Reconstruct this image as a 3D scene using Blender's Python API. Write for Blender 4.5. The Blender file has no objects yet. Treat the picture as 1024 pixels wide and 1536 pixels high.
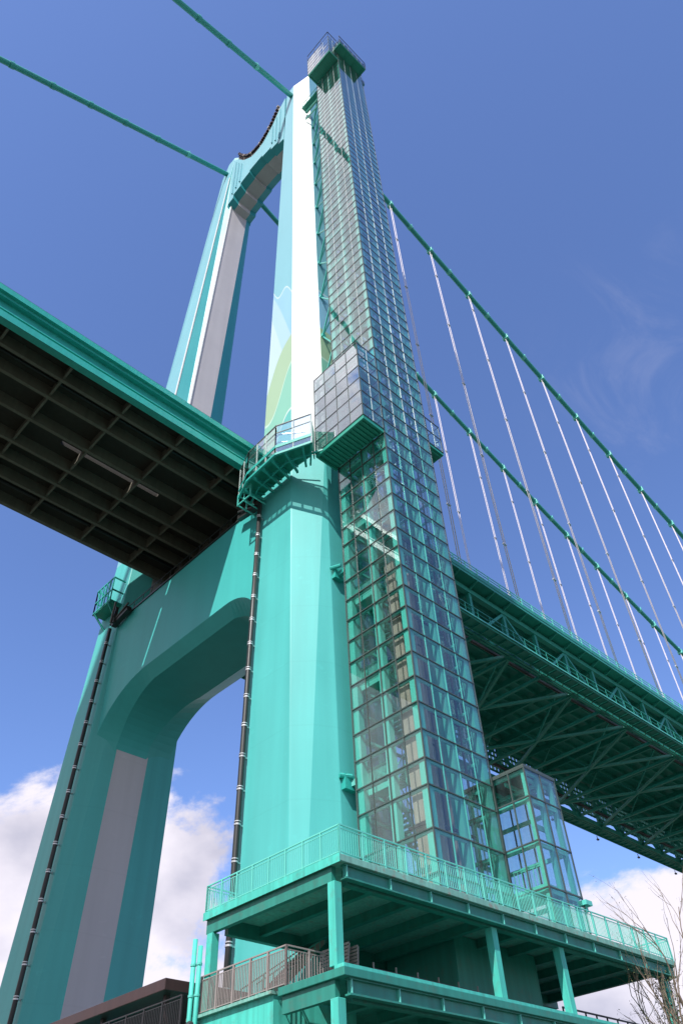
import bpy, bmesh, math, random
from mathutils import Vector, Matrix
random.seed(7)
scene = bpy.context.scene
COL = scene.collection

# ------------------------------------------------------------------ helpers
WORLD = {}          # thing -> world position of its origin


class MB:
    """collects faces, builds one mesh object"""
    def __init__(self):
        self.v = []; self.f = []; self.m = []; self.mi = 0

    def face(self, pts):
        n = len(self.v)
        self.v += [tuple(p) for p in pts]
        self.f.append(list(range(n, n + len(pts)))); self.m.append(self.mi)
        return self

    def poly(self, verts, faces):
        n = len(self.v)
        self.v += [tuple(p) for p in verts]
        for f in faces:
            self.f.append([n + i for i in f]); self.m.append(self.mi)
        return self

    def box(self, x0, y0, z0, x1, y1, z1):
        x0, x1 = min(x0, x1), max(x0, x1); y0, y1 = min(y0, y1), max(y0, y1); z0, z1 = min(z0, z1), max(z0, z1)
        return self.poly([(x0,y0,z0),(x1,y0,z0),(x1,y1,z0),(x0,y1,z0),(x0,y0,z1),(x1,y0,z1),(x1,y1,z1),(x0,y1,z1)],
                         [(0,3,2,1),(4,5,6,7),(0,1,5,4),(1,2,6,5),(2,3,7,6),(3,0,4,7)])

    def bar(self, p, q, w, h, up=(0, 0, 1)):
        p, q = Vector(p), Vector(q); d = (q - p).normalized(); u = Vector(up)
        if abs(d.dot(u)) > .99: u = Vector((1, 0, 0))
        s = d.cross(u).normalized() * (w / 2); t = s.cross(d).normalized() * (h / 2)
        return self.poly([p-s-t, p+s-t, p+s+t, p-s+t, q-s-t, q+s-t, q+s+t, q-s+t],
                         [(0,1,2,3),(7,6,5,4),(0,4,5,1),(1,5,6,2),(2,6,7,3),(3,7,4,0)])

    def tube(self, pts, r, n=8, cap=True):
        pts = [Vector(p) for p in pts]; rs = r if isinstance(r, (list, tuple)) else [r] * len(pts)
        base = len(self.v); u = None
        for i, p in enumerate(pts):
            d = (pts[min(i+1, len(pts)-1)] - pts[max(i-1, 0)]).normalized()
            if u is None:
                u = d.cross(Vector((0, 0, 1)))
                if u.length < .05: u = d.cross(Vector((1, 0, 0)))
            u = (u - d * u.dot(d)).normalized(); w = d.cross(u)
            for k in range(n):
                a = 2 * math.pi * k / n
                self.v.append(tuple(p + (u * math.cos(a) + w * math.sin(a)) * rs[i]))
        for i in range(len(pts) - 1):
            for k in range(n):
                a = base + i*n + k; b = base + i*n + (k+1) % n
                self.f.append([a, b, b + n, a + n]); self.m.append(self.mi)
        if cap:
            self.f.append([base + k for k in range(n)][::-1]); self.m.append(self.mi)
            self.f.append([base + (len(pts)-1)*n + k for k in range(n)]); self.m.append(self.mi)
        return self

    def loft(self, rings, mats=None, cap=True):
        n = len(rings[0]); b = len(self.v)
        for r in rings: self.v += [tuple(p) for p in r]
        for i in range(len(rings) - 1):
            for k in range(n):
                a = b + i*n + k; c = b + i*n + (k+1) % n
                self.f.append([a, c, c + n, a + n]); self.m.append(mats(i, k) if mats else self.mi)
        if cap:
            self.f.append([b + k for k in range(n)][::-1]); self.m.append(mats(0, -1) if mats else self.mi)
            self.f.append([b + (len(rings)-1)*n + k for k in range(n)]); self.m.append(mats(len(rings)-2, -1) if mats else self.mi)
        return self

    def build(self, name, mat, parent=None, smooth=False, bevel=0, at=None):
        off = WORLD[parent] if parent else Vector(at or (0, 0, 0))
        me = bpy.data.meshes.new(name)
        me.from_pydata([tuple(Vector(p) - off) for p in self.v], [], self.f)
        for m in (mat if isinstance(mat, (list, tuple)) else [mat]): me.materials.append(m)
        me.polygons.foreach_set('material_index', self.m)
        bm = bmesh.new(); bm.from_mesh(me); bmesh.ops.recalc_face_normals(bm, faces=bm.faces); bm.to_mesh(me); bm.free()
        if smooth:
            me.polygons.foreach_set('use_smooth', [True] * len(me.polygons))
        me.update()
        o = bpy.data.objects.new(name, me); COL.objects.link(o)
        if parent: o.parent = parent
        else: o.location = off
        if bevel:
            b = o.modifiers.new('bevel', 'BEVEL'); b.width = bevel; b.segments = 2; b.limit_method = 'ANGLE'
        WORLD[o] = Vector(off)
        return o


def thing(name, loc, label, cat, group=None, parent=None):
    o = bpy.data.objects.new(name, None); COL.objects.link(o)
    o.location = loc; WORLD[o] = Vector(loc); o.empty_display_size = .5
    tag(o, label, cat, group)
    return o


def tag(o, label, cat, group=None):
    o['label'] = label; o['category'] = cat
    if group: o['group'] = group
    return o


def kind(o, k):
    o['kind'] = k; return o


def dup(o, d, parent=None):
    """copy of one mesh object moved by d (a child keeps or gets its parent)"""
    c = o.copy(); COL.objects.link(c)
    c.parent = parent or o.parent; c.location = Vector(o.location) + Vector(d)
    return c


def lerp(a, b, t): return a + (b - a) * t


# ------------------------------------------------------------------ materials
def new_mat(name):
    m = bpy.data.materials.new(name); m.use_nodes = True
    nt = m.node_tree; b = nt.nodes['Principled BSDF']
    return m, nt, b


def N(nt, t, **kw):
    n = nt.nodes.new(t)
    for k, v in kw.items(): setattr(n, k, v)
    return n


def coords(nt, scale=(1, 1, 1)):
    g = N(nt, 'ShaderNodeNewGeometry'); mp = N(nt, 'ShaderNodeMapping'); mp.inputs['Scale'].default_value = scale
    nt.links.new(g.outputs['Position'], mp.inputs['Vector']); return mp.outputs['Vector']


def paint(name, col, rough=.4, var=.10, streak=.10, bump=.02, spec=.5, scale=.35, metal=0, dirt=0, dirtcol=(.12,.10,.08), joint=0):
    """coated steel / painted concrete: cloudy tone, rain streaks, faint dents"""
    m, nt, b = new_mat(name); L = nt.links
    n1 = N(nt, 'ShaderNodeTexNoise'); n1.inputs['Scale'].default_value = 1; n1.inputs['Detail'].default_value = 6
    L.new(coords(nt, (scale, scale, scale)), n1.inputs['Vector'])
    n2 = N(nt, 'ShaderNodeTexNoise'); n2.inputs['Scale'].default_value = 1; n2.inputs['Detail'].default_value = 5
    L.new(coords(nt, (scale*4.5, scale*4.5, scale*.16)), n2.inputs['Vector'])
    mx = N(nt, 'ShaderNodeMix', data_type='RGBA'); mx.blend_type = 'MIX'
    lo = tuple(c * (1 - var * 1.6) for c in col); hi = tuple(min(1, c * (1 + var)) for c in col)
    mx.inputs[6].default_value = (*lo, 1); mx.inputs[7].default_value = (*hi, 1)
    L.new(n1.outputs['Fac'], mx.inputs[0])
    r2 = N(nt, 'ShaderNodeMapRange'); r2.inputs[1].default_value = .35; r2.inputs[2].default_value = .75
    r2.inputs[3].default_value = 1 + streak * .4; r2.inputs[4].default_value = 1 - streak
    L.new(n2.outputs['Fac'], r2.inputs[0])
    mul = N(nt, 'ShaderNodeMix', data_type='RGBA'); mul.blend_type = 'MULTIPLY'; mul.inputs[0].default_value = 1
    L.new(mx.outputs[2], mul.inputs[6]); L.new(r2.outputs[0], mul.inputs[7])
    out = mul.outputs[2]
    if joint:      # faint casting joints and touched-up patches
        g2 = N(nt, 'ShaderNodeNewGeometry'); s2 = N(nt, 'ShaderNodeSeparateXYZ'); L.new(g2.outputs['Position'], s2.inputs[0])
        fr = N(nt, 'ShaderNodeMath', operation='PINGPONG'); fr.inputs[1].default_value = joint / 2; L.new(s2.outputs[2], fr.inputs[0])
        jl = N(nt, 'ShaderNodeMapRange'); jl.inputs[1].default_value = .0; jl.inputs[2].default_value = .07; jl.inputs[3].default_value = .95; jl.inputs[4].default_value = 1; L.new(fr.outputs[0], jl.inputs[0])
        pn = N(nt, 'ShaderNodeTexNoise'); pn.inputs['Scale'].default_value = 1; pn.inputs['Detail'].default_value = 9; pn.inputs['Roughness'].default_value = .7
        L.new(coords(nt, (.8, .8, 1.6)), pn.inputs['Vector'])
        pr_ = N(nt, 'ShaderNodeMapRange'); pr_.inputs[1].default_value = .6; pr_.inputs[2].default_value = .72; pr_.inputs[3].default_value = 1; pr_.inputs[4].default_value = 1.10; L.new(pn.outputs['Fac'], pr_.inputs[0])
        jm = N(nt, 'ShaderNodeMath', operation='MULTIPLY'); L.new(jl.outputs[0], jm.inputs[0]); L.new(pr_.outputs[0], jm.inputs[1])
        jx = N(nt, 'ShaderNodeMix', data_type='RGBA'); jx.blend_type = 'MULTIPLY'; jx.inputs[0].default_value = 1; L.new(out, jx.inputs[6]); L.new(jm.outputs[0], jx.inputs[7]); out = jx.outputs[2]
    if dirt:
        n3 = N(nt, 'ShaderNodeTexNoise'); n3.inputs['Scale'].default_value = 1; n3.inputs['Detail'].default_value = 8
        L.new(coords(nt, (3, 3, 3)), n3.inputs['Vector'])
        rr = N(nt, 'ShaderNodeMapRange'); rr.inputs[1].default_value = .55; rr.inputs[2].default_value = .7; rr.inputs[4].default_value = dirt
        L.new(n3.outputs['Fac'], rr.inputs[0])
        dm = N(nt, 'ShaderNodeMix', data_type='RGBA'); dm.inputs[7].default_value = (*dirtcol, 1)
        L.new(rr.outputs[0], dm.inputs[0]); L.new(out, dm.inputs[6]); out = dm.outputs[2]
    L.new(out, b.inputs['Base Color'])
    b.inputs['Roughness'].default_value = rough; b.inputs['Specular IOR Level'].default_value = spec; b.inputs['Metallic'].default_value = metal
    rg = N(nt, 'ShaderNodeMapRange'); rg.inputs[3].default_value = rough * .8; rg.inputs[4].default_value = min(1, rough * 1.25)
    L.new(n1.outputs['Fac'], rg.inputs[0]); L.new(rg.outputs[0], b.inputs['Roughness'])
    if bump:
        bp = N(nt, 'ShaderNodeBump'); bp.inputs['Strength'].default_value = .35; bp.inputs['Distance'].default_value = bump
        L.new(n1.outputs['Fac'], bp.inputs['Height']); L.new(bp.outputs[0], b.inputs['Normal'])
    return m


M = {}
M['leg'] = paint('turquoise_tower_paint', (.078, .43, .412), rough=.44, var=.06, streak=.10, spec=.28, bump=.03, scale=.22, joint=4.5)
M['beam'] = paint('turquoise_beam_paint', (.055, .415, .395), rough=.45, var=.05, streak=.06, bump=.03, scale=.22, spec=.3, joint=4.5)
M['leg_pale'] = paint('pale_cyan_tower_paint', (.17, .42, .49), rough=.44, spec=.3, var=.04, streak=.05, bump=.03, scale=.22, joint=4.5)
M['leg_teal'] = paint('teal_tower_paint', (.035, .31, .34), spec=.3, rough=.42, var=.05, streak=.06, bump=.03, scale=.22, joint=4.5)
M['leg_white'] = paint('white_tower_paint', (.80, .81, .80), rough=.42, var=.03, streak=.05, bump=.03, scale=.22, joint=4.5)
M['leg_white_shaded'] = paint('shaded_white_tower_paint', (.50, .48, .50), rough=.5, var=.05, streak=.07, bump=.03, scale=.22, joint=4.5)  # white paint with shade put into the colour as grey
M['steel'] = paint('turquoise_steel_paint', (.025, .365, .315), rough=.38, var=.10, streak=.12, bump=.006, scale=.8)
M['truss'] = paint('shaded_truss_paint', (.024, .27, .212), rough=.42, var=.14, streak=.10, bump=.01, scale=.5)  # turquoise steel paint darkened towards green to stand in for shade
M['frame'] = paint('turquoise_frame_paint', (.095, .52, .45), rough=.36, var=.06, streak=.08, bump=.004, scale=.6)
M['soffit'] = paint('green_soffit_paint', (.02, .30, .22), rough=.4, var=.10, streak=.10, bump=.006, scale=.8)
M['terrace'] = paint('shaded_terrace_paint', (.018, .215, .172), rough=.5, var=.09, streak=.22, bump=.006, scale=.7, dirt=.18)  # turquoise darkened for shade below the slabs and grazing sun; dirt is real
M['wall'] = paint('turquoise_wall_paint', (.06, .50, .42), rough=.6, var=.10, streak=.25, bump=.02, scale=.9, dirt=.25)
M['slab_edge'] = paint('weathered_slab_edge', (.17, .42, .36), rough=.7, var=.20, streak=.25, bump=.03, scale=1.5, dirt=.8, dirtcol=(.22,.20,.17))
M['rail'] = paint('pale_turquoise_rail_paint', (.12, .55, .47), rough=.4, var=.06, streak=.06, bump=0, scale=1)
M['mullion'] = paint('dark_mullion', (.06, .085, .08), rough=.4, var=.2, bump=0, scale=1.2)
M['mull_light'] = paint('pale_mullion', (.50, .58, .56), rough=.35, var=.1, bump=0, scale=1.2, metal=.3)
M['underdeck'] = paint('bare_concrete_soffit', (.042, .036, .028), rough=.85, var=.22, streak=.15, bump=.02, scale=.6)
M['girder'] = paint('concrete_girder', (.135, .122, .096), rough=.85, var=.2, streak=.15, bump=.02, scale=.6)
M['pipe'] = paint('black_pipe', (.016, .018, .018), rough=.45, var=.2, bump=.003, scale=1)
M['galv'] = paint('galvanised_steel', (.55, .56, .57), rough=.35, var=.1, bump=0, metal=.7, scale=2)
M['rope'] = paint('pale_steel_rope', (.54, .50, .53), rough=.5, var=.03, streak=.02, bump=0, scale=2)
M['cable'] = paint('green_cable_wrap', (.03, .34, .30), rough=.45, var=.05, streak=.02, bump=0, scale=.1)
M['brown_rail'] = paint('taupe_rail_paint', (.27, .235, .225), rough=.45, var=.12, bump=0, scale=2)
M['brown_roof'] = paint('dark_red_brown_metal', (.045, .022, .022), rough=.45, var=.2, streak=.2, bump=.004, scale=1)
M['black_rail'] = paint('black_rail_paint', (.02, .019, .022), rough=.45, var=.2, bump=0, scale=2)
M['beige'] = paint('beige_board', (.36, .30, .26), rough=.6, var=.12, streak=.2, bump=.004, scale=1.3)
M['dark_steel'] = paint('dark_machine_steel', (.03, .035, .035), rough=.4, var=.2, bump=0, scale=2)
M['sheet'] = paint('grey_corrugated_sheet', (.22, .20, .19), rough=.5, var=.2, streak=.2, bump=0, scale=2)
M['concrete'] = paint('floor_concrete', (.30, .30, .28), rough=.8, var=.15, bump=.01, scale=1)
M['bark'] = paint('grey_brown_bark', (.19, .145, .11), rough=.9, var=.3, bump=.01, scale=5)
M['leaf'] = paint('dry_olive_leaf', (.10, .10, .03), rough=.7, var=.4, bump=0, scale=6)
M['ivy'] = paint('dark_ivy_leaf', (.045, .085, .022), rough=.6, var=.4, bump=0, scale=6)


def glass_mat(name, tint, base, rough=.015, wob=.0):
    m, nt, b = new_mat(name); L = nt.links; nt.nodes.remove(b)
    out = [n for n in nt.nodes if n.type == 'OUTPUT_MATERIAL'][0]
    tr = N(nt, 'ShaderNodeBsdfTransparent'); tr.inputs[0].default_value = (*tint, 1)
    gl = N(nt, 'ShaderNodeBsdfGlossy'); gl.inputs['Roughness'].default_value = rough; gl.inputs[0].default_value = (.92, .97, .97, 1)
    lw = N(nt, 'ShaderNodeLayerWeight'); lw.inputs[0].default_value = .5
    p = N(nt, 'ShaderNodeMath', operation='POWER'); p.inputs[1].default_value = 4.0
    L.new(lw.outputs['Facing'], p.inputs[0])
    ma = N(nt, 'ShaderNodeMath', operation='MULTIPLY_ADD'); ma.inputs[1].default_value = .8; ma.inputs[2].default_value = base
    L.new(p.outputs[0], ma.inputs[0])
    # rain film: dirty patches scatter a little
    df = N(nt, 'ShaderNodeBsdfDiffuse'); df.inputs[0].default_value = (.42, .47, .46, 1)
    nz = N(nt, 'ShaderNodeTexNoise'); nz.inputs['Scale'].default_value = 1; nz.inputs['Detail'].default_value = 7
    L.new(coords(nt, (1.1, 1.1, .35)), nz.inputs['Vector'])
    mr = N(nt, 'ShaderNodeMapRange'); mr.inputs[1].default_value = .4; mr.inputs[2].default_value = .75; mr.inputs[3].default_value = .0; mr.inputs[4].default_value = .06
    L.new(nz.outputs['Fac'], mr.inputs[0])
    m0 = N(nt, 'ShaderNodeMixShader'); L.new(mr.outputs[0], m0.inputs[0]); L.new(tr.outputs[0], m0.inputs[1]); L.new(df.outputs[0], m0.inputs[2])
    mx = N(nt, 'ShaderNodeMixShader'); L.new(ma.outputs[0], mx.inputs[0]); L.new(m0.outputs[0], mx.inputs[1]); L.new(gl.outputs[0], mx.inputs[2])
    L.new(mx.outputs[0], out.inputs['Surface'])
    return m


M['glass'] = glass_mat('greenish_curtain_wall_glass', (.92, .98, .97), .11)
M['glass_low'] = glass_mat('clear_green_curtain_wall_glass', (.90, .955, .94), .06)
M['glass_mirror'] = glass_mat('pale_reflective_cabin_glass', (.82, .88, .87), .46)
M['glass_clear'] = glass_mat('clear_balustrade_glass', (.88, .94, .93), .20)


def mural_mat():
    """painted hills and sky on the upper tower faces"""
    m, nt, b = new_mat('tower_mural_paint'); L = nt.links
    g = N(nt, 'ShaderNodeNewGeometry'); sp = N(nt, 'ShaderNodeSeparateXYZ'); L.new(g.outputs['Position'], sp.inputs[0])
    u = N(nt, 'ShaderNodeMath', operation='SUBTRACT'); L.new(sp.outputs[1], u.inputs[0]); L.new(sp.outputs[0], u.inputs[1])
    um = N(nt, 'ShaderNodeMath', operation='MAXIMUM'); L.new(u.outputs[0], um.inputs[0]); um.inputs[1].default_value = 4.4; u = um
    z = sp.outputs[2]

    def wave(z0, slope, amp, freq, ph):
        # signed height above the boundary z0 + slope*(u-6.5) + amp*sin(freq*u+ph)
        a = N(nt, 'ShaderNodeMath', operation='MULTIPLY_ADD'); L.new(u.outputs[0], a.inputs[0]); a.inputs[1].default_value = freq; a.inputs[2].default_value = ph
        s = N(nt, 'ShaderNodeMath', operation='SINE'); L.new(a.outputs[0], s.inputs[0])
        l = N(nt, 'ShaderNodeMath', operation='MULTIPLY_ADD'); L.new(u.outputs[0], l.inputs[0]); l.inputs[1].default_value = slope; l.inputs[2].default_value = z0 - 6.5 * slope
        h = N(nt, 'ShaderNodeMath', operation='MULTIPLY_ADD'); L.new(s.outputs[0], h.inputs[0]); h.inputs[1].default_value = amp; L.new(l.outputs[0], h.inputs[2])
        d = N(nt, 'ShaderNodeMath', operation='SUBTRACT'); L.new(z, d.inputs[0]); L.new(h.outputs[0], d.inputs[1])
        return d.outputs[0]

    def step(d, soft=.12):
        r = N(nt, 'ShaderNodeMapRange'); r.inputs[1].default_value = -soft; r.inputs[2].default_value = soft; L.new(d, r.inputs[0]); return r.outputs[0]

    def mixc(fac, a, c):
        x = N(nt, 'ShaderNodeMix', data_type='RGBA'); L.new(fac, x.inputs[0])
        for i, q in ((6, a), (7, c)):
            if isinstance(q, tuple): x.inputs[i].default_value = (*q, 1)
            else: L.new(q, x.inputs[i])
        return x.outputs[2]

    def line(d, w):
        a = N(nt, 'ShaderNodeMath', operation='ABSOLUTE'); L.new(d, a.inputs[0])
        r = N(nt, 'ShaderNodeMapRange'); r.inputs[1].default_value = w; r.inputs[2].default_value = w * .6; L.new(a.outputs[0], r.inputs[0]); return r.outputs[0]
    d_top = wave(78.5, .9, 1.0, 2.3, .4)
    d_sw = wave(73.0, 3.6, .5, 1.1, 0)
    d_sw2 = wave(66.0, 4.6, .5, 1.0, 1)
    d_h1 = wave(64.0, -2.4, 1.7, .9, 1.6)
    d_h2 = wave(58.2, -1.4, 1.6, 1.25, -4.6)
    d_h3 = wave(51.8, -.9, 1.3, 1.35, -5.6)
    c = mixc(step(d_sw, .3), (.33, .52, .62), (.22, .45, .62))
    c = mixc(step(d_sw2, .3), (.42, .57, .63), c)
    c = mixc(step(d_top), c, (.17, .42, .49))
    c = mixc(line(d_top, .22), c, (.45, .58, .60))
    c = mixc(step(d_h1), (.30, .45, .29), c)
    c = mixc(step(d_h2), (.19, .46, .35), c)
    c = mixc(line(d_h2, .2), c, (.42, .6, .5))
    c = mixc(step(d_h3), (.10, .42, .37), c)
    c = mixc(line(d_h3, .2), c, (.48, .60, .56))
    nz = N(nt, 'ShaderNodeTexNoise'); nz.inputs['Scale'].default_value = 1; nz.inputs['Detail'].default_value = 6
    L.new(coords(nt, (.25, .25, .1)), nz.inputs['Vector'])
    mr = N(nt, 'ShaderNodeMapRange'); mr.inputs[3].default_value = .9; mr.inputs[4].default_value = 1.06; L.new(nz.outputs['Fac'], mr.inputs[0])
    mul = N(nt, 'ShaderNodeMix', data_type='RGBA'); mul.blend_type = 'MULTIPLY'; mul.inputs[0].default_value = 1
    L.new(c, mul.inputs[6]); L.new(mr.outputs[0], mul.inputs[7])
    L.new(mul.outputs[2], b.inputs['Base Color']); b.inputs['Roughness'].default_value = .4
    return m


M['mural'] = mural_mat()


def ground_mat(name, c1, c2, sc):
    m, nt, b = new_mat(name); L = nt.links
    n1 = N(nt, 'ShaderNodeTexNoise'); n1.inputs['Scale'].default_value = 1; n1.inputs['Detail'].default_value = 9
    L.new(coords(nt, (sc, sc, sc)), n1.inputs['Vector'])
    mx = N(nt, 'ShaderNodeMix', data_type='RGBA'); mx.inputs[6].default_value = (*c1, 1); mx.inputs[7].default_value = (*c2, 1)
    r = N(nt, 'ShaderNodeMapRange'); r.inputs[1].default_value = .35; r.inputs[2].default_value = .65; L.new(n1.outputs['Fac'], r.inputs[0])
    L.new(r.outputs[0], mx.inputs[0]); L.new(mx.outputs[2], b.inputs['Base Color']); b.inputs['Roughness'].default_value = .95
    return m


M['ground'] = ground_mat('paved_and_earthy_ground', (.045, .06, .042), (.085, .09, .07), .15)
M['hill'] = ground_mat('dry_hillside', (.085, .075, .055), (.13, .11, .085), .05)

# ------------------------------------------------------------------ camera (eye 1.7 m above the ground, at the origin)
GROUND = -1.7
yaw, pit, rol = 0.773240981, 0.776208548, -0.0566024646
fw = Vector((math.cos(pit)*math.cos(yaw), math.cos(pit)*math.sin(yaw), math.sin(pit)))
rt = Vector((math.sin(yaw), -math.cos(yaw), 0)); up = rt.cross(fw)
rt2 = rt * math.cos(rol) + up * math.sin(rol); up2 = -rt * math.sin(rol) + up * math.cos(rol)
cam = bpy.data.cameras.new('camera'); co = bpy.data.objects.new('camera', cam); COL.objects.link(co)
m3 = Matrix((rt2, up2, -fw)).transposed(); co.matrix_world = m3.to_4x4()
cam.sensor_fit = 'VERTICAL'; cam.sensor_height = 36; cam.sensor_width = 24
cam.lens = 1155.258 / 1536 * 36; cam.clip_start = .1; cam.clip_end = 6000
scene.camera = co

# ------------------------------------------------------------------ light and sky
SUN = Vector((-.82, -.338, 1.0)).normalized()
sd = bpy.data.lights.new('sun', 'SUN'); sd.energy = 5.0; sd.angle = math.radians(.5); sd.color = (1, .96, .90)
so = bpy.data.objects.new('sun', sd); COL.objects.link(so)
so.rotation_euler = (-SUN).to_track_quat('-Z', 'Y').to_euler(); so.location = (-60, -40, 120)
w = bpy.data.worlds.new('World'); scene.world = w; w.use_nodes = True
nt = w.node_tree; L = nt.links
bg = nt.nodes['Background']; wo = [n for n in nt.nodes if n.type == 'OUTPUT_WORLD'][0]
sky = N(nt, 'ShaderNodeTexSky'); sky.sky_type = 'NISHITA'; sky.sun_disc = False
sky.sun_elevation = math.asin(SUN.z); sky.sun_rotation = math.atan2(SUN.x, SUN.y)
sky.altitude = 900; sky.air_density = 1.0; sky.dust_density = 1.2; sky.ozone_density = 2.6
tint = N(nt, 'ShaderNodeMix', data_type='RGBA'); tint.blend_type = 'MULTIPLY'; tint.inputs[0].default_value = 1; tint.inputs[7].default_value = (.97, 1.04, 1.32, 1)
L.new(sky.outputs[0], tint.inputs[6]); L.new(tint.outputs[2], bg.inputs[0]); bg.inputs[1].default_value = .15
WISP = (0.6526, 0.1027, 0.7507)     # where a thin veil of cirrus hangs
# clouds low above the horizon, a little haze-thin cirrus higher up
tc = N(nt, 'ShaderNodeTexCoord'); sp = N(nt, 'ShaderNodeSeparateXYZ'); L.new(tc.outputs['Generated'], sp.inputs[0])
mp = N(nt, 'ShaderNodeMapping'); mp.inputs['Scale'].default_value = (2.2, 2.2, 3.4); mp.inputs['Location'].default_value = (-2.8913, 1.4561, 8.2494)
L.new(tc.outputs['Generated'], mp.inputs[0])
cn = N(nt, 'ShaderNodeTexNoise'); cn.inputs['Scale'].default_value = 1.0; cn.inputs['Detail'].default_value = 12; cn.inputs['Roughness'].default_value = .62; cn.inputs['Distortion'].default_value = .3
L.new(mp.outputs[0], cn.inputs[0])
el = N(nt, 'ShaderNodeMapRange'); el.inputs[1].default_value = .20; el.inputs[2].default_value = .63; el.inputs[3].default_value = .10; el.inputs[4].default_value = -.22
L.new(sp.outputs[2], el.inputs[0])
ad = N(nt, 'ShaderNodeMath', operation='ADD'); bk = N(nt, 'ShaderNodeMapRange'); bk.inputs[1].default_value = .15; bk.inputs[2].default_value = -.35; bk.inputs[3].default_value = 0; bk.inputs[4].default_value = .28
L.new(sp.outputs[0], bk.inputs[0]); ad0 = N(nt, 'ShaderNodeMath', operation='ADD'); L.new(cn.outputs['Fac'], ad0.inputs[0]); L.new(bk.outputs[0], ad0.inputs[1])
L.new(ad0.outputs[0], ad.inputs[0]); L.new(el.outputs[0], ad.inputs[1])
cr = N(nt, 'ShaderNodeMapRange', interpolation_type='SMOOTHSTEP'); cr.inputs[1].default_value = .50; cr.inputs[2].default_value = .565; cr.inputs[4].default_value = .93
L.new(ad.outputs[0], cr.inputs[0])
cb = N(nt, 'ShaderNodeBackground')
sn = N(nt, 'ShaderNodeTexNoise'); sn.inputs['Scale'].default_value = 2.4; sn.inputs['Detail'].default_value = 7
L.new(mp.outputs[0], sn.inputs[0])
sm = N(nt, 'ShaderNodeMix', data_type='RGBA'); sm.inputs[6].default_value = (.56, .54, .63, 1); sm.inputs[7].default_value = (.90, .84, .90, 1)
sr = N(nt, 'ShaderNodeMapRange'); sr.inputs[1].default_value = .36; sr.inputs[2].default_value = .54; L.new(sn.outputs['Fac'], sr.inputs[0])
# cloud shading put into the colour: finer noise mixes grey-lilac and white
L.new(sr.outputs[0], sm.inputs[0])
wd = N(nt, 'ShaderNodeVectorMath', operation='DOT_PRODUCT'); wd.inputs[1].default_value = WISP; L.new(tc.outputs['Generated'], wd.inputs[0])
wm = N(nt, 'ShaderNodeMapRange', interpolation_type='SMOOTHSTEP'); wm.inputs[1].default_value = .982; wm.inputs[2].default_value = .9995; L.new(wd.outputs['Value'], wm.inputs[0])
wp = N(nt, 'ShaderNodeMapping'); wp.inputs['Scale'].default_value = (5, 9, 7); wp.inputs['Rotation'].default_value = (.4, .2, .5); L.new(tc.outputs['Generated'], wp.inputs[0])
wn = N(nt, 'ShaderNodeTexNoise'); wn.inputs['Scale'].default_value = 1; wn.inputs['Detail'].default_value = 10; wn.inputs['Roughness'].default_value = .65; wn.inputs['Distortion'].default_value = 1.2; L.new(wp.outputs[0], wn.inputs[0])
wr = N(nt, 'ShaderNodeMapRange', interpolation_type='SMOOTHSTEP'); wr.inputs[1].default_value = .45; wr.inputs[2].default_value = .75; wr.inputs[4].default_value = .075; L.new(wn.outputs['Fac'], wr.inputs[0])
wx = N(nt, 'ShaderNodeMath', operation='MULTIPLY'); L.new(wm.outputs[0], wx.inputs[0]); L.new(wr.outputs[0], wx.inputs[1])
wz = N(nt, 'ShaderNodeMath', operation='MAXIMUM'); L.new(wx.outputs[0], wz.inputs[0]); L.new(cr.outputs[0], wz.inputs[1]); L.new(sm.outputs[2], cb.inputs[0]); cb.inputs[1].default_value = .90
mxs = N(nt, 'ShaderNodeMixShader'); L.new(wz.outputs[0], mxs.inputs[0]); L.new(bg.outputs[0], mxs.inputs[1]); L.new(cb.outputs[0], mxs.inputs[2])
L.new(mxs.outputs[0], wo.inputs[0])
scene.view_settings.view_transform = 'Standard'; scene.view_settings.look = 'None'
scene.view_settings.exposure = .38; scene.view_settings.gamma = 1
scene.render.engine = 'CYCLES'
scene.cycles.transparent_max_bounces = 40; scene.cycles.max_bounces = 8; scene.cycles.use_denoising = True

# ------------------------------------------------------------------ ground and hills
def sheet(name, x0, y0, x1, y1, n, zf, mat):
    b = MB(); vs = []; fs = []
    for i in range(n + 1):
        for j in range(n + 1):
            x = lerp(x0, x1, i / n); y = lerp(y0, y1, j / n); vs.append((x, y, zf(x, y)))
    for i in range(n):
        for j in range(n):
            a = i * (n + 1) + j; fs.append((a, a + n + 1, a + n + 2, a + 1))
    b.poly(vs, fs); return kind(b.build(name, mat, smooth=True), 'structure')


sheet('ground', -2500, -2500, 2500, 2500, 40, lambda x, y: GROUND, M['ground'])
def hz(x, y):
    d = math.hypot(x - 700, y - 355)
    return GROUND - 3 + 121 * math.exp(-(d / 130) ** 2) * (1 + .08 * math.sin(x * .05) + .06 * math.sin(y * .09 + 1))
sheet('hill', 420, 80, 1000, 640, 44, hz, M['hill'])

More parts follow.
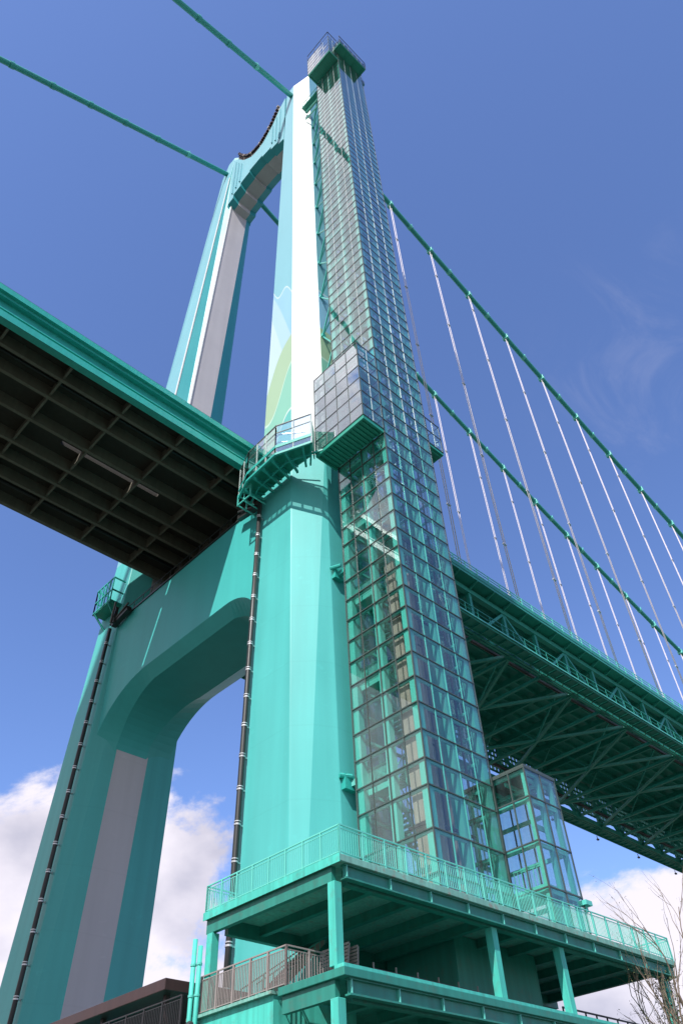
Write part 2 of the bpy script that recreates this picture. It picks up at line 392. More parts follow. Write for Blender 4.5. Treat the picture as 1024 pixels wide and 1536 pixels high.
# ------------------------------------------------------------------ bridge tower
S2 = 92.345                      # mirror: y -> S2 - y gives the far leg
P24 = [(26.26,30.80),(28.55,29.2),(31.9,29.2),(34.95,30.8),(34.95,35.11),(31.56,36.09),(28.55,36.09),(26.26,35.11)]  # bridge and lift tower coordinates are pre-multiplied: whole group scaled about the camera
P84 = [(28.23,33.22),(29.90,30.84),(33.2,30.84),(35.54,33.22),(35.54,36.44),(33.2,37.46),(29.9,37.46),(28.23,36.44)]
def leg_ring(z, far=False):
    t = (z - 24) / 60
    r = [(lerp(a[0], b[0], t), lerp(a[1], b[1], t), z) for a, b in zip(P24, P84)]
    if far: r = [(x, S2 - y, zz) for x, y, zz in r]
    return r
tower = thing('bridge_tower', (31, 46.2, GROUND), 'tall turquoise twin-legged bridge tower with painted hills on the legs', 'tower')
ztop = 160
def leg(far):
    b = MB()
    zs = [GROUND - 1, 54 if far else 47.6, ztop]
    rings = [leg_ring(zz, far) for zz in zs]
    # faces: 0 chamfer(-X,outer) 1 outer 2 chamfer(+X,outer) 3 +X 4 chamfer(+X,inner) 5 inner 6 chamfer(-X,inner) 7 -X
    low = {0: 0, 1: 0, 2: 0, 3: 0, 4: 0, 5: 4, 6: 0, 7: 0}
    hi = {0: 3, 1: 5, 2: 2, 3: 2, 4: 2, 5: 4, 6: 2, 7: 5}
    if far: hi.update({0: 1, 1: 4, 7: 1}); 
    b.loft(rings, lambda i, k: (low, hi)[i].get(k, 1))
    o = b.build('leg', [M['leg'], M['leg_pale'], M['leg_teal'], M['leg_white'], M['leg_white_shaded'], M['mural']], tower, bevel=.06)
    return o
leg(False)
fl = leg(True); fl['label'] = 'leg with a white stripe, greyed for shade, up its inner side'
# thin white edge lines painted on the far leg
b = MB()
for k in (7, 6):
    for za in (52,):
        lo, hi_ = leg_ring(za, True)[k], leg_ring(150, True)[k]
        off = Vector((-.03, -.03, 0)) if k == 7 else Vector((-.02, -.04, 0))
        b.bar(Vector(lo) + off, Vector(hi_) + off, .15, .15)
b.build('edge_line', M['leg_white'], tower)

# lower crossbeam with chamfered, curved portal opening
def portal(y_near, y_far, z_end, z_under, rn, rf, n=14):
    pts = []
    pts.append((y_near, z_end, Vector((-1, 0))))
    for i in range(n + 1):
        a = math.pi - (math.pi / 2) * i / n
        c = (y_near + rn[0], z_under - rn[1])
        pts.append((c[0] + rn[0] * math.cos(a), c[1] + rn[1] * math.sin(a), Vector((math.cos(a) * rn[1], math.sin(a) * rn[0])).normalized()))
    m_ = (y_near + rn[0] + y_far - rf[0]) / 2
    pts.append((m_, z_under, Vector((0, 1))))
    for i in range(n + 1):
        a = math.pi / 2 - (math.pi / 2) * i / n
        c = (y_far - rf[0], z_under - rf[1])
        pts.append((c[0] + rf[0] * math.cos(a), c[1] + rf[1] * math.sin(a), Vector((math.cos(a) * rf[1], math.sin(a) * rf[0])).normalized()))
    pts.append((y_far, z_end, Vector((1, 0))))
    return pts
XA, XB, XC, XD = 27.05, 28.6, 31.6, 34.3
ZT = 44.9
rings = []
for y, z, nrm in portal(36.12, S2 - 36.12, 29.6, 35.8, (3.2, 3.6), (6.1, 4.8)):
    yo, zo = y + nrm.x * 1.1, z + nrm.y * .95
    xb = lerp(27.9, 28.6, min(1, abs(nrm.x) * 1.2)); xc = lerp(32.6, 31.6, min(1, abs(nrm.x) * 1.2))
    rings.append([(XA, yo, ZT), (XA, yo, zo), (xb, y, z), (xc, y, z), (XD, yo, zo), (XD, yo, ZT)])
b = MB(); b.loft(rings)
cbm = b.build('crossbeam', M['beam'], tower)
b = MB()     # dark rail and service ledge along the top edge of the crossbeam
b.box(XA - .12, 36.0, ZT + .003, XA + .5, S2 - 36.0, ZT + .16)
b.bar((XA, 36.5, ZT + 1.1), (XA, S2 - 36.4, ZT + 1.1), .06, .06)
for i in range(14):
    y = lerp(36.6, S2 - 36.5, i / 13); b.bar((XA, y, ZT + .1), (XA, y, ZT + 1.1), .05, .05)
b.build('service_rail', M['dark_steel'], tower)
for y in (39.3, 44.4, 47.45, 51.7):     # bearing plinths that carry the deck on the crossbeam
    b = MB(); b.box(29.6, y - .7, ZT, 31.8, y + .7, 49.95); b.build('bearing_plinth', M['underdeck'], tower)

# top beam, stepped at both legs
b = MB()
prof = []      # (y, z_under, z_top) along the beam
half = [(38.4, 135.6, 158.0), (38.5, 136.6, 157.6), (39.9, 137.0, 155.6), (39.91, 138.3, 155.6), (41.9, 138.7, 151.2), (41.91, 139.8, 151.2), (44.4, 140.2, 148.0), (44.41, 140.9, 148.0), (46.17, 140.9, 147.6)]
prof = half + [(S2 - y, a, c) for y, a, c in half[::-1][1:]]
x0, x1 = 30.5, 35.7
rings = []
for y, a, c in prof:
    rings.append([(x0, y, c), (x0, y, a + .9), (x0 + 1.3, y, a), (x1 - 1.3, y, a), (x1, y, a + .9), (x1, y, c)])
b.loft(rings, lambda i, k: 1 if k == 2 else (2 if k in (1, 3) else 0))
b.build('top_beam', [M['leg_pale'], M['leg_white_shaded'], M['leg_teal']], tower)
for far in (0, 1):
    for i in range(3):
        y = 39.6 + i * 1.0
        y = S2 - y if far else y
        b = MB(); b.box(x0 - .25, y - .12, 139.9 + .9 * i, x0 + .02, y + .12, 154.2 - i * 2.2); b.build('fluting', M['leg_pale'], tower)
for far in (False, True):
    r = leg_ring(ztop, far); r0 = leg_ring(ztop - 3.0, far); c = sum((Vector(p) for p in r), Vector()) / 8
    s = lambda p, k, z: tuple(c + (Vector(p) - c) * k)[:2] + (z,)
    b = MB(); b.loft([[s(p, .86, ztop + .003) for p in r], [s(p, .84, ztop + 1.1) for p in r]])
    b.build('saddle_housing', M['leg_white'], tower)      # caps the leg
rb = random.Random(3)
for i in range(34):       # dark lamps and railings standing along the top beam
    t = i / 33; y = lerp(40.3, S2 - 40.3, t)
    zt = 147.4 + 8.5 * abs(2 * t - 1) ** 2.0
    bb = MB(); h = rb.uniform(.9, 1.3)
    bb.box(x0 + .1, y - .5, zt - .3, x0 + .25, y + .45, zt + h * .72)
    bb.bar((x0 + .05, y - .4, zt + h), (x0 + .05, y + .5, zt + h), .1, .1); bb.bar((x0 + .05, y, zt), (x0 + .05, y, zt + h), .14, .14)
    bb.box(x0 - .35, y - .25, zt + h - .1, x0 + .1, y + .2, zt + h + .3)
    bb.build('floodlight', M['brown_roof'] if i % 7 else M['beige'], tower)
for p, q_, w_ in (((26.5, 35.3, 43.9), (26.5, 37.6, 44.3), .4), ((26.6, S2 - 35.4, 44.4), (26.6, S2 - 38.0, 44.9), .5), ((26.3, S2 - 36, 44.2), (26.3, S2 - 36, 46.0), .3)):
    b = MB(); b.bar(p, q_, w_, w_); b.tube([Vector(p) + Vector((-.2, .3, .1)), Vector(q_) + Vector((-.35, -.3, .3))], .1, 6); b.build('cable_box', M['dark_steel'], tower)

# drain pipes down the inner edges of the legs
def drain(name_label, far, ztop_):
    def P(z):
        t = (z - 44.5) / (16.4 - 44.5); x = lerp(26.55, 25.65, t); y = lerp(34.95, 34.5, t)
        return (x, S2 - y if far else y, z)
    th = thing('drain_pipe', P(GROUND), name_label, 'pipe', 'pipes down the tower legs')
    b = MB(); b.tube([P(GROUND), P(15), P(30), P(ztop_)], .17, 14); b.build('pipe', M['pipe'], th, smooth=True)
    z = 3.5; first = None
    while z < ztop_:
        if first is None:
            z0 = z; b = MB(); p = Vector(P(z)); b.tube([p - Vector((0, 0, .05)), p + Vector((0, 0, .05))], .195, 14)
            b.tube([p + Vector((0, 0, .13)), p + Vector((0, 0, .19))], .195, 14); b.bar(p, p + Vector((.55, 0, 0)), .1, .10)
            first = b.build('clamp', M['galv'], th)
        else:
            dup(first, Vector(P(z)) - Vector(P(z0)))
        z += 2.05
drain('black clamped drain pipe beside the sunlit near tower leg', False, 44.3)
drain('black clamped drain pipe down the shaded far tower leg', True, 44.2)

# ------------------------------------------------------------------ main cables and hangers
YN, YF = 36.5, S2 - 36.5
def cable_z(x):
    d = x - 55.7; return 147 - .42 * d + .0006 * d * d
def make_cable(y, splay, label):
    th = thing('main_cable', (33.4, y, 157), label, 'cable', 'main suspension cables')
    pts = [(-110, y + splay * 5.8, 84.0), (-60, y + splay * 3.8, 108.2), (5.9, y + splay, 142.0), (30.4, y, 154.4), (33.4, y, 155.6), (36.5, y, cable_z(36.5))]
    x = 45
    while x < 260: pts.append((x, y, cable_z(x))); x += 8
    fine = []
    for a, c in zip(pts[:-1], pts[1:]):
        m_ = max(1, int(abs(c[0] - a[0]) / 5)); fine += [tuple(Vector(a).lerp(Vector(c), i / m_)) for i in range(m_)]
    fine.append(pts[-1])
    b = MB(); b.tube(fine, .46, 28); b.build('cable', M['cable'], th, smooth=True)
    def at(x):
        for a, c in zip(pts[:-1], pts[1:]):
            if a[0] <= x <= c[0]:
                t = (x - a[0]) / (c[0] - a[0]); return Vector(a).lerp(Vector(c), t), (Vector(c) - Vector(a)).normalized()
    xs = [x for x in (-14, -8, -2, 4, 10, 16, 22)] + [55.7 + 10.76 * k for k in range(11)] + [50.3 + 10.76 * k for k in range(11)]
    for x in xs:
        p, d = at(x); b = MB(); b.tube([p - d * .35, p + d * .35], .55, 28)
        b.bar(p + Vector((0, -.5, 0)), p + Vector((0, -.5, .75)), .08, .08); b.bar(p + Vector((0, .5, 0)), p + Vector((0, .5, .75)), .08, .08)
        b.build('cable_band', M['cable'] if x < 20 else M['rail'], th)
    return th
make_cable(YN, -1.25, 'near main cable running behind the glass lift tower')
make_cable(YF, 1.25, 'far main cable passing over the leg with the shade-greyed stripe')
ORD = ['first', 'second', 'third', 'fourth', 'fifth', 'sixth', 'seventh', 'eighth', 'ninth', 'tenth', 'eleventh']
def hanger(x, y, label, group):
    zt = cable_z(x); zb = 52.3
    th = thing('hanger', (x, y, zb), label, 'hanger', group)
    first = None
    for dx in (-.21, .21):
        b = MB(); b.tube([(x + dx, y, zb), (x + dx, y, zt - .3)], .056, 10); b.build('rope', M['rope'], th, smooth=True)
    b = MB(); b.box(x - .33, y - .6, zt - .75, x + .33, y + .6, zt + .3); b.box(x - .15, y - .25, zt + .3, x + .15, y + .25, zt + 1.2)
    b.build('clamp', M['rail'], th, bevel=.05)
    zz = zb + 12; sp0 = None
    while zz < zt - 5:
        if sp0 is None: z00 = zz; b = MB(); b.box(x - .32, y - .12, zz, x + .32, y + .12, zz + .2); sp0 = b.build('spacer', M['galv'], th)
        else: dup(sp0, (0, 0, zz - z00))
        zz += 17
    b = MB(); b.box(x - .4, y - .25, zb, x + .4, y + .25, zb + 1.6); b.build('socket', M['rail'], th)
for k in range(10):
    hanger(55.7 + 10.76 * k, YN, '%s pair of hanger ropes on the near cable from the glass lift tower' % ORD[k], 'hangers of the near cable')
for k in range(3, 12):
    hanger(55.7 + 10.76 * k, YF, '%s pair of hanger ropes on the far cable right of the glass lift tower' % ORD[k - 3], 'hangers of the far cable')

# ------------------------------------------------------------------ approach deck (concrete girders, turquoise fascia)
ad_ = thing('approach_deck', (-10, 46, 49.9), 'dark concrete approach deck with ribbed underside and turquoise edges', 'bridge deck')
DX0, DX1 = -90, 36.2
GY = [39.3, 41.45, 44.4, 47.5, 49.55, 51.7]
for y in GY:
    b = MB()
    b.box(DX0, y - .10, 50.12, DX1, y + .10, 51.25); b.box(DX0, y - .14, 50.0, DX1, y + .14, 50.119)
    b.build('girder', M['girder'], ad_)
b = MB()          # near edge: recessed web between a bright parapet band and a bright bottom flange
b.box(DX0, 37.62, 50.6, DX1, 37.9, 52.44); b.box(DX0, 37.0, 49.92, DX1, 37.62, 50.62)
b.box(DX0, 37.35, 51.3, DX1, 37.619, 51.42)
b.box(DX0, 36.93, 52.75, DX1, 37.6, 53.35); b.box(DX0, 37.2, 52.445, DX1, 37.9, 52.748)
b.build('edge_girder', M['steel'], ad_)
b = MB(); b.box(DX0, 36.97, 53.353, DX1, 37.4, 53.44); b.build('coping', M['dark_steel'], ad_)
b = MB(); b.box(DX0, 54.6, 50.1, DX1, 55.0, 52.44); b.box(DX0, 54.5, 52.443, DX1, 55.35, 53.35); b.build('edge_girder', M['girder'], ad_)
for y0, y1 in ((37.9, 45.80), (46.20, 54.6)):
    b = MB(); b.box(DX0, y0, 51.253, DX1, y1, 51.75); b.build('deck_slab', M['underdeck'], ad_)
for xa_, xb_ in ((DX0, 13.5), (23.2, DX1)):     # filler added to block stray sun; gap left open for the crossbeam streak
    b = MB(); b.box(xa_, 45.801, 51.256, xb_, 46.199, 51.747); b.build('gap_filler', M['underdeck'], ad_)
xk = 10.15 - 5.2 * 12
dia = []
while xk < DX1:
    b = MB()
    ys = [37.9] + GY + [54.6]
    for a, c in zip(ys[:-1], ys[1:]):
        b.box(xk - .05, a + .101 if a in GY else a, 50.3, xk + .05, c - .101 if c in GY else c, 51.25); b.box(xk - .09, a + .141 if a in GY else a, 50.2, xk + .09, c - .141 if c in GY else c, 50.298)
    b.build('diaphragm', M['girder'], ad_)
    xk += 5.2
b = MB()
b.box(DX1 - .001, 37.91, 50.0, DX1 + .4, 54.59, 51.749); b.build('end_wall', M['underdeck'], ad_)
b = MB()   # conduits under the slab
b.tube([(DX0, 40.4, 50.9), (DX1 - .6, 40.4, 50.9)], .12, 8); b.tube([(DX0, 53.1, 50.9), (DX1 - .6, 53.1, 50.9)], .16, 8)
b.build('conduit', M['pipe'], ad_)

# ------------------------------------------------------------------ truss deck
tr = thing('truss_deck', (100, 46.2, 45), 'long steel truss deck in shade-darkened turquoise with braced underside and walkways', 'bridge deck')
NP = 24; PX = [38.5 + 5.85 * k for k in range(NP + 1)]     # bottom nodes at even k+... top nodes offset
ZB, ZTp = 45.7, 51.3
TX0, TX1 = PX[0], PX[-1]
for y in (YN, YF):
    b = MB(); b.box(TX0 - .8, y - .28, ZB - .3, TX1, y - .08, ZB + .3); b.box(TX0 - .8, y + .08, ZB - .3, TX1, y + .28, ZB + .3)
    k = TX0
    while k < TX1: b.box(k - .55, y - .081, ZB - .27, k + .55, y + .081, ZB + .27); k += 5.85
    b.build('bottom_chord', M['truss'], tr)
    b = MB(); b.box(TX0 - .8, y - .3, ZTp - .3, TX1, y + .3, ZTp + .3); b.build('top_chord', M['truss'], tr)
    for i, x in enumerate(PX):
        b = MB(); b.box(x - .2, y - .2, ZB + .3, x + .2, y + .2, ZTp - .3); b.build('vertical', M['truss'], tr)
        b = MB(); b.box(x - .75, y - .31, ZB - .5, x + .75, y - .285, ZB + .75); b.box(x - .75, y + .285, ZB - .5, x + .75, y + .31, ZB + .75); b.build('gusset_plate', M['truss'], tr)
    for i in range(NP):
        a, c = PX[i], PX[i + 1]
        p, q_ = ((a, y, ZB + .2), (c, y, ZTp - .2)) if i % 2 == 1 else ((a, y, ZTp - .2), (c, y, ZB + .2))
        b = MB(); b.bar(p, q_, .3, .42, up=(0, 1, 0)); b.build('diagonal', M['truss'], tr)
for i, x in enumerate(PX):           # floor beams across the deck at every node, sway frames at every second
    b = MB()
    b.bar((x, YN + .28, ZB), (x, YF - .28, ZB), .30, .34); b.build('floor_beam', M['truss'], tr)
    b = MB()
    b.bar((x, YN + .3, ZTp - .2), (x, YF - .3, ZTp - .2), .34, .7)
    ym = (YN + YF) / 2; q1, q3 = lerp(YN, YF, .25), lerp(YN, YF, .75)
    if i % 2:
        b.bar((x, YN + .3, ZB + .2), (x, q1, ZTp - .5), .16, .18); b.bar((x, q1, ZTp - .5), (x, ym, ZB + .15), .16, .18)
        b.bar((x, ym, ZB + .15), (x, q3, ZTp - .5), .16, .18); b.bar((x, q3, ZTp - .5), (x, YF - .3, ZB + .2), .16, .18)
    b.build('sway_frame', M['truss'], tr)
for i in range(0, NP, 2):            # plan bracing in the bottom plane, crossing every second panel
    a, c = PX[i], PX[i + 2]; ym = (YN + YF) / 2
    for p, q_ in (((a, YN + .3, ZB - .08), (c, YF - .3, ZB - .08)), ((a, YF - .3, ZB + .12), (c, YN + .3, ZB + .12))):
        b = MB(); b.bar(p, q_, .30, .30); b.build('plan_brace', M['truss'], tr)
b = MB(); b.box(TX0 - 1.2, 35.0, 51.95, TX1, S2 - 35.0, 52.3)
b.box(TX0 - 1.2, 34.95, 52.303, TX1, 35.35, 52.72); b.box(TX0 - 1.2, S2 - 35.35, 52.303, TX1, S2 - 34.95, 52.72)
b.build('deck_slab', M['truss'], tr)
for i in range(11):
    y = lerp(37.6, S2 - 37.6, i / 10); b = MB(); b.box(TX0 - 1, y - .1, 51.4, TX1, y + .1, 51.948); b.build('stringer', M['truss'], tr)
for sd_ in (0, 1):                    # brackets under the overhanging slab edges
    y0, y1 = (35.05, YN - .3) if not sd_ else (S2 - 35.05, YF + .3); x = TX0
    b = MB(); b.poly([(x - .06, y0, 51.948), (x + .06, y0, 51.948), (x + .06, y1, 51.948), (x - .06, y1, 51.948), (x - .06, y0, 51.85), (x + .06, y0, 51.85), (x + .06, y1, 51.4), (x - .06, y1, 51.4)],
               [(0,1,2,3),(4,7,6,5),(0,4,5,1),(1,5,6,2),(2,6,7,3),(3,7,4,0)])
    rib = b.build('cantilever_rib', M['truss'], tr)
    for i in range(1, 48): dup(rib, (2.925 * i, 0, 0))
for s in (0, 1):                     # road parapet railing
    y = 35.15 if not s else S2 - 35.15
    b = MB()
    for zz in (53.1, 53.5, 53.9): b.bar((TX0, y, zz), (TX1, y, zz), .07, .09)
    x = TX0
    while x < TX1: b.bar((x, y, 52.72), (x, y, 53.95), .10, .10); x += 2.0
    b.build('parapet_rail', M['rail'], tr)
for s in (0, 1):                     # maintenance walkways outside the bottom chords
    f = (lambda y: y) if not s else (lambda y: S2 - y)
    b = MB()
    x = TX0; 
    while x < TX1 - 1:
        b.box(x + .03, f(34.65), ZB - .05, x + 1.4, f(36.1), ZB + .02)
        b.bar((x, f(34.6), ZB - .16), (x, f(36.2), ZB - .16), .1, .2); x += 1.4625
    b.box(TX0, f(34.62), ZB - .3, TX1, f(34.74), ZB - .02); b.box(TX0, f(35.9), ZB - .3, TX1, f(36.0), ZB - .06)
    b.build('walkway', M['truss'], tr)
    b = MB()
    b.bar((TX0, f(34.55), ZB + 1.15), (TX1, f(34.55), ZB + 1.15), .07, .07); b.bar((TX0, f(34.55), ZB + .06), (TX1, f(34.55), ZB + .06), .09, .12)
    b.bar((TX0, f(34.55), ZB + .6), (TX1, f(34.55), ZB + .6), .04, .04)
    x = TX0
    while x < TX1: b.bar((x, f(34.55), ZB), (x, f(34.55), ZB + 1.15), .06, .06); x += 1.95
    b.build('walkway_rail', M['truss'], tr)
    b = MB(); b.bar((TX0, f(34.5), ZB - .06), (TX1, f(34.5), ZB - .06), .07, .10); b.build('walkway_edge', M['rail'], tr)
b = MB()        # pierced safety screen along the far truss
x = TX0
while x < TX1:
    b.bar((x, S2 - 35.9, 47.3), (x, S2 - 35.9, 51.2), .36, .06); x += .82
for i in range(6):
    zz = 47.4 + i * .74; b.bar((TX0, S2 - 35.9, zz), (TX1, S2 - 35.9, zz), .058, .32)
b.build('safety_screen', M['truss'], tr)
b = MB(); b.box(PX[4] + 1.8, S2 - 34.7, 44.75, PX[4] + 2.15, S2 - 34.4, 44.95); b.bar((PX[4] + 2, S2 - 34.5, 44.9), (PX[4] + 2, S2 - 34.5, ZB - .3), .08, .08); lm_ = b.build('lamp', M['dark_steel'], tr)
for i in range(1, 10): dup(lm_, (11.7 * i, 0, 0))
b = MB()
b.tube([(TX0, 38.2, 46.6), (TX1, 38.2, 46.6)], .22, 8); b.tube([(TX0, 54.3, 46.6), (TX1, 54.3, 46.6)], .22, 8); b.build('service_pipe', M['pipe'], tr)

# ------------------------------------------------------------------ glass lift tower
EX0, EX1, EY0, EY1 = 29.05, 34.57, 23.4, 28.41
FZ = 11.0                                  # platform floor
RH = 1.626
ROWS = [FZ, 12.9, 14.95, 17.13] + [18.56 + RH * k for k in range(0, 79)]
ETOP = ROWS[-1]
lt = thing('lift_tower', (31.8, 25.9, FZ), 'slender square glass lift tower with turquoise frame beside the near bridge leg', 'tower')
XM, YM = (EX0 + EX1) / 2, (EY0 + EY1) / 2
cs = .21
corner_x = (EX0 + .27, EX1 - .27); corner_y = (EY0 + .27, EY1 - .27)
for x in (corner_x[0], XM, corner_x[1]):
    for y in (corner_y[0], YM, corner_y[1]):
        if x == XM and y == YM: continue
        b = MB(); b.box(x - cs, y - cs, FZ, x + cs, y + cs, ETOP); b.build('column', M['frame'], lt)
first = None
for k, z in enumerate(ROWS[1:]):
    if first is None:
        z0 = z; b = MB()
        b.box(corner_x[0], EY0 + .05, z - .15, corner_x[1], EY0 + .17, z + .02)
        b.box(corner_x[0], EY1 - .17, z - .15, corner_x[1], EY1 - .05, z + .02)
        b.box(EX0 + .05, corner_y[0] + .1, z - .152, EX0 + .17, corner_y[1] - .1, z + .018)
        b.box(EX1 - .17, corner_y[0] + .1, z - .152, EX1 - .05, corner_y[1] - .1, z + .018)
        first = b.build('ring_beam', M['frame'], lt)
    else: dup(first, (0, 0, z - z0))
rg = random.Random(11)
def pane(b, p, ux, uz, nrm, tilt=.006, th=.024):
    """one glass pane: p corner, ux width vec, uz height vec"""
    p, ux, uz, nrm = Vector(p), Vector(ux), Vector(uz), Vector(nrm)
    t1, t2 = rg.gauss(0, tilt), rg.gauss(0, tilt)
    q = []
    for a, c in ((0, 0), (1, 0), (1, 1), (0, 1)):
        q.append(p + ux * a + uz * c + nrm * ((a - .5) * ux.length * t1 + (c - .5) * uz.length * t2))
    v = q + [x + nrm * th for x in q]
    b.poly(v, [(0,3,2,1),(4,5,6,7),(0,1,5,4),(1,2,6,5),(2,3,7,6),(3,0,4,7)])
def glazed_face(parent, o, ux, n, nrm, zs, skip=None, light=True, glass='glass', glass_z=0):
    """curtain wall: glass panes, dark row bars and pale upright bars, on face from o along ux (full width), n panels"""
    o, ux, nrm = Vector(o), Vector(ux), Vector(nrm)
    gl, dk, lg, ml, gb = MB(), MB(), MB(), MB(), MB()
    wv = ux / n; ud = ux.normalized()
    for i in range(len(zs) - 1):
        for j in range(n):
            if skip and skip(i, j): continue
            pane(gb if zs[i] < glass_z else gl, o + wv * j + ud * .02 + Vector((0, 0, zs[i] + .02)), wv - ud * .04, (0, 0, zs[i + 1] - zs[i] - .04), nrm)
    for z in zs:
        a = o + Vector((0, 0, z)) + nrm * .01; dk.bar(a - ud * .03, a + ux + ud * .03, .08, .065)
    for j in range(n + 1):
        a = o + wv * j + nrm * .005
        if light and 0 < j < n:
            if light == .5:        # dark bars low down, pale bars above the halfway cabin
                dk.bar(a + Vector((0, 0, zs[0])), a + Vector((0, 0, 46)), .055, .075); lg.bar(a + Vector((0, 0, 46)), a + Vector((0, 0, zs[-1])), .045, .06)
            elif light == .7: ml.bar(a + Vector((0, 0, zs[0])), a + Vector((0, 0, 46)), .05, .06); lg.bar(a + Vector((0, 0, 46)), a + Vector((0, 0, zs[-1])), .05, .06)
            else: lg.bar(a + Vector((0, 0, zs[0])), a + Vector((0, 0, zs[-1])), .05, .06)
        else: dk.bar(a + Vector((0, 0, zs[0])), a + Vector((0, 0, zs[-1])), .065, .075)
    if gl.v: gl.build('glass', M[glass], parent)
    if gb.v: gb.build('glass', M['glass_low'], parent)
    dk.build('row_bar', M['mullion'], parent)
    if lg.v: lg.build('upright_bar', M['mull_light'], parent)
    if ml.v: ml.build('upright_bar', M['frame'], parent)
glazed_face(lt, (EX0, EY1, 0), (0, EY0 - EY1, 0), 4, (-1, 0, 0), ROWS, light=.5, glass_z=30.5)
glazed_face(lt, (EX0, EY0, 0), (EX1 - EX0, 0, 0), 4, (0, -1, 0), ROWS, light=.7, glass_z=60)
glazed_face(lt, (EX1, EY0, 0), (0, EY1 - EY0, 0), 4, (1, 0, 0), ROWS)
glazed_face(lt, (EX1, EY1, 0), (EX0 - EX1, 0, 0), 4, (0, 1, 0), ROWS)
# stairs in the inner half, two flights per storey of four rows
SH = RH * 4; sx0, sx1 = EX0 + 1.55, EX1 - 1.45
def stair_flight(za, up_x, y0, y1):
    b = MB(); n = 15; rise = SH / 2 / n
    for i in range(n):
        t = (i + .5) / n; x = lerp(sx0, sx1, t) if up_x else lerp(sx1, sx0, t)
        b.box(x - .15, y0 + .04, za + rise * (i + 1) - .04, x + .15, y1 - .04, za + rise * (i + 1))
    a, c = (sx0, sx1) if up_x else (sx1, sx0)
    for y in (y0, y1): b.bar((a, y, za), (c, y, za + SH / 2), .06, .30, up=(0, 0, 1))
    return b
def stair_rail(za, up_x, y0, y1):
    b = MB(); a, c = (sx0, sx1) if up_x else (sx1, sx0)
    for y in (y0, y1):
        b.bar((a, y, za + 1.05), (c, y, za + SH / 2 + 1.05), .05, .05)
        for i in range(22):
            t = i / 21; x = lerp(a, c, t); z = lerp(za, za + SH / 2, t); b.bar((x, y, z), (x, y, z + 1.05), .022, .022)
    return b
def landing(z, x0, x1, edge):
    b = MB(); b.box(x0, YM + .2, z - .16, x1, EY1 - .45, z)
    b.box(x0 - .003, YM + .2, z - .34, x0 + .05, EY1 - .45, z - .165)
    return b
def landing_rail(z, x, y0, y1):
    b = MB(); b.bar((x, y0, z + 1.1), (x, y1, z + 1.1), .06, .06); b.bar((x, y0, z + .1), (x, y1, z + .1), .05, .05)
    for i in range(19): y = lerp(y0, y1, i / 18); b.bar((x, y, z + .1), (x, y, z + 1.1), .03, .03)
    return b
S0 = 18.56 - SH
protos = None
ya, yb, yc = YM + .22, YM + 1.06, EY1 - .5
nst = int((ETOP - 3 - S0) / SH)
for k in range(nst):
    z = S0 + SH * k
    if protos is None:
        z00 = z
        protos = [stair_flight(z, True, ya, yb).build('stair_flight', M['frame'], lt), stair_flight(z + SH / 2, False, yb + .1, yc).build('stair_flight', M['frame'], lt),
                  landing(z, EX0 + .45, sx0, 0).build('landing', M['frame'], lt), landing(z + SH / 2, sx1, EX1 - .4, 1).build('landing', M['frame'], lt)]
        r = [stair_rail(z, True, ya, yb).build('stair_rail', M['rail'], protos[0]), stair_rail(z + SH / 2, False, yb + .1, yc).build('stair_rail', M['rail'], protos[1]),
             landing_rail(z, EX0 + .5, ya, yc).build('stair_rail', M['rail'], protos[2])]
        for pr, rr in zip(protos, r):
            rr.location = (0, 0, 0)
    else:
        for i, pr in enumerate(protos):
            c = dup(pr, (0, 0, z - z00))
            if i < 3:
                rc = r[i].copy(); COL.objects.link(rc); rc.parent = c
for x, y in ((EX0 + .9, EY0 + .9), (EX0 + 2.2, EY0 + .9), (EX0 + 3.2, EY0 + .9), (EX0 + 4.6, EY0 + .9)):
    b = MB(); b.bar((x, y, FZ), (x, y, ETOP - 2), .1, .1); b.build('guide_rail', M['dark_steel'], lt)
for k in range(16):              # lift shaft brackets
    z = 15 + SH * k + .8
    b = MB(); b.bar((EX0 + .9, EY0 + .9, z), (EX0 + 4.6, EY0 + .9, z), .09, .14); b.bar((EX0 + .9, EY0 + .9, z), (EX0 + .9, YM - .2, z), .09, .14); b.bar((EX0 + 2.2, EY0 + .9, z - 2.1), (EX0 + 2.2, YM - .2, z - .4), .08, .08)
    b.build('shaft_bracket', M['dark_steel'], lt)
for (xa, ya0, yb0, wd) in ((EX0 + 1.15, YM - .55, EY0 + 1.55, .78), (EX0 + 1.45, YM - 1.35, EY0 + .72, .62), (EX0 + 2.9, YM - .5, EY0 + 1.3, 1.0), (EX0 + 1.9, YM - 1.0, EY0 + 1.1, .25)):
    b = MB(); b.bar((xa, ya0, 33.5), (xa, yb0, FZ), .12, wd, up=(0, 1, 0)); b.build('lift_screen', M['beige'], lt)
b = MB(); b.box(EX0 + 1.2, EY0 + 1.1, 87.0, EX0 + 3.4, YM - .3, 90.0); b.build('lift_car', M['sheet'], lt, bevel=.05)
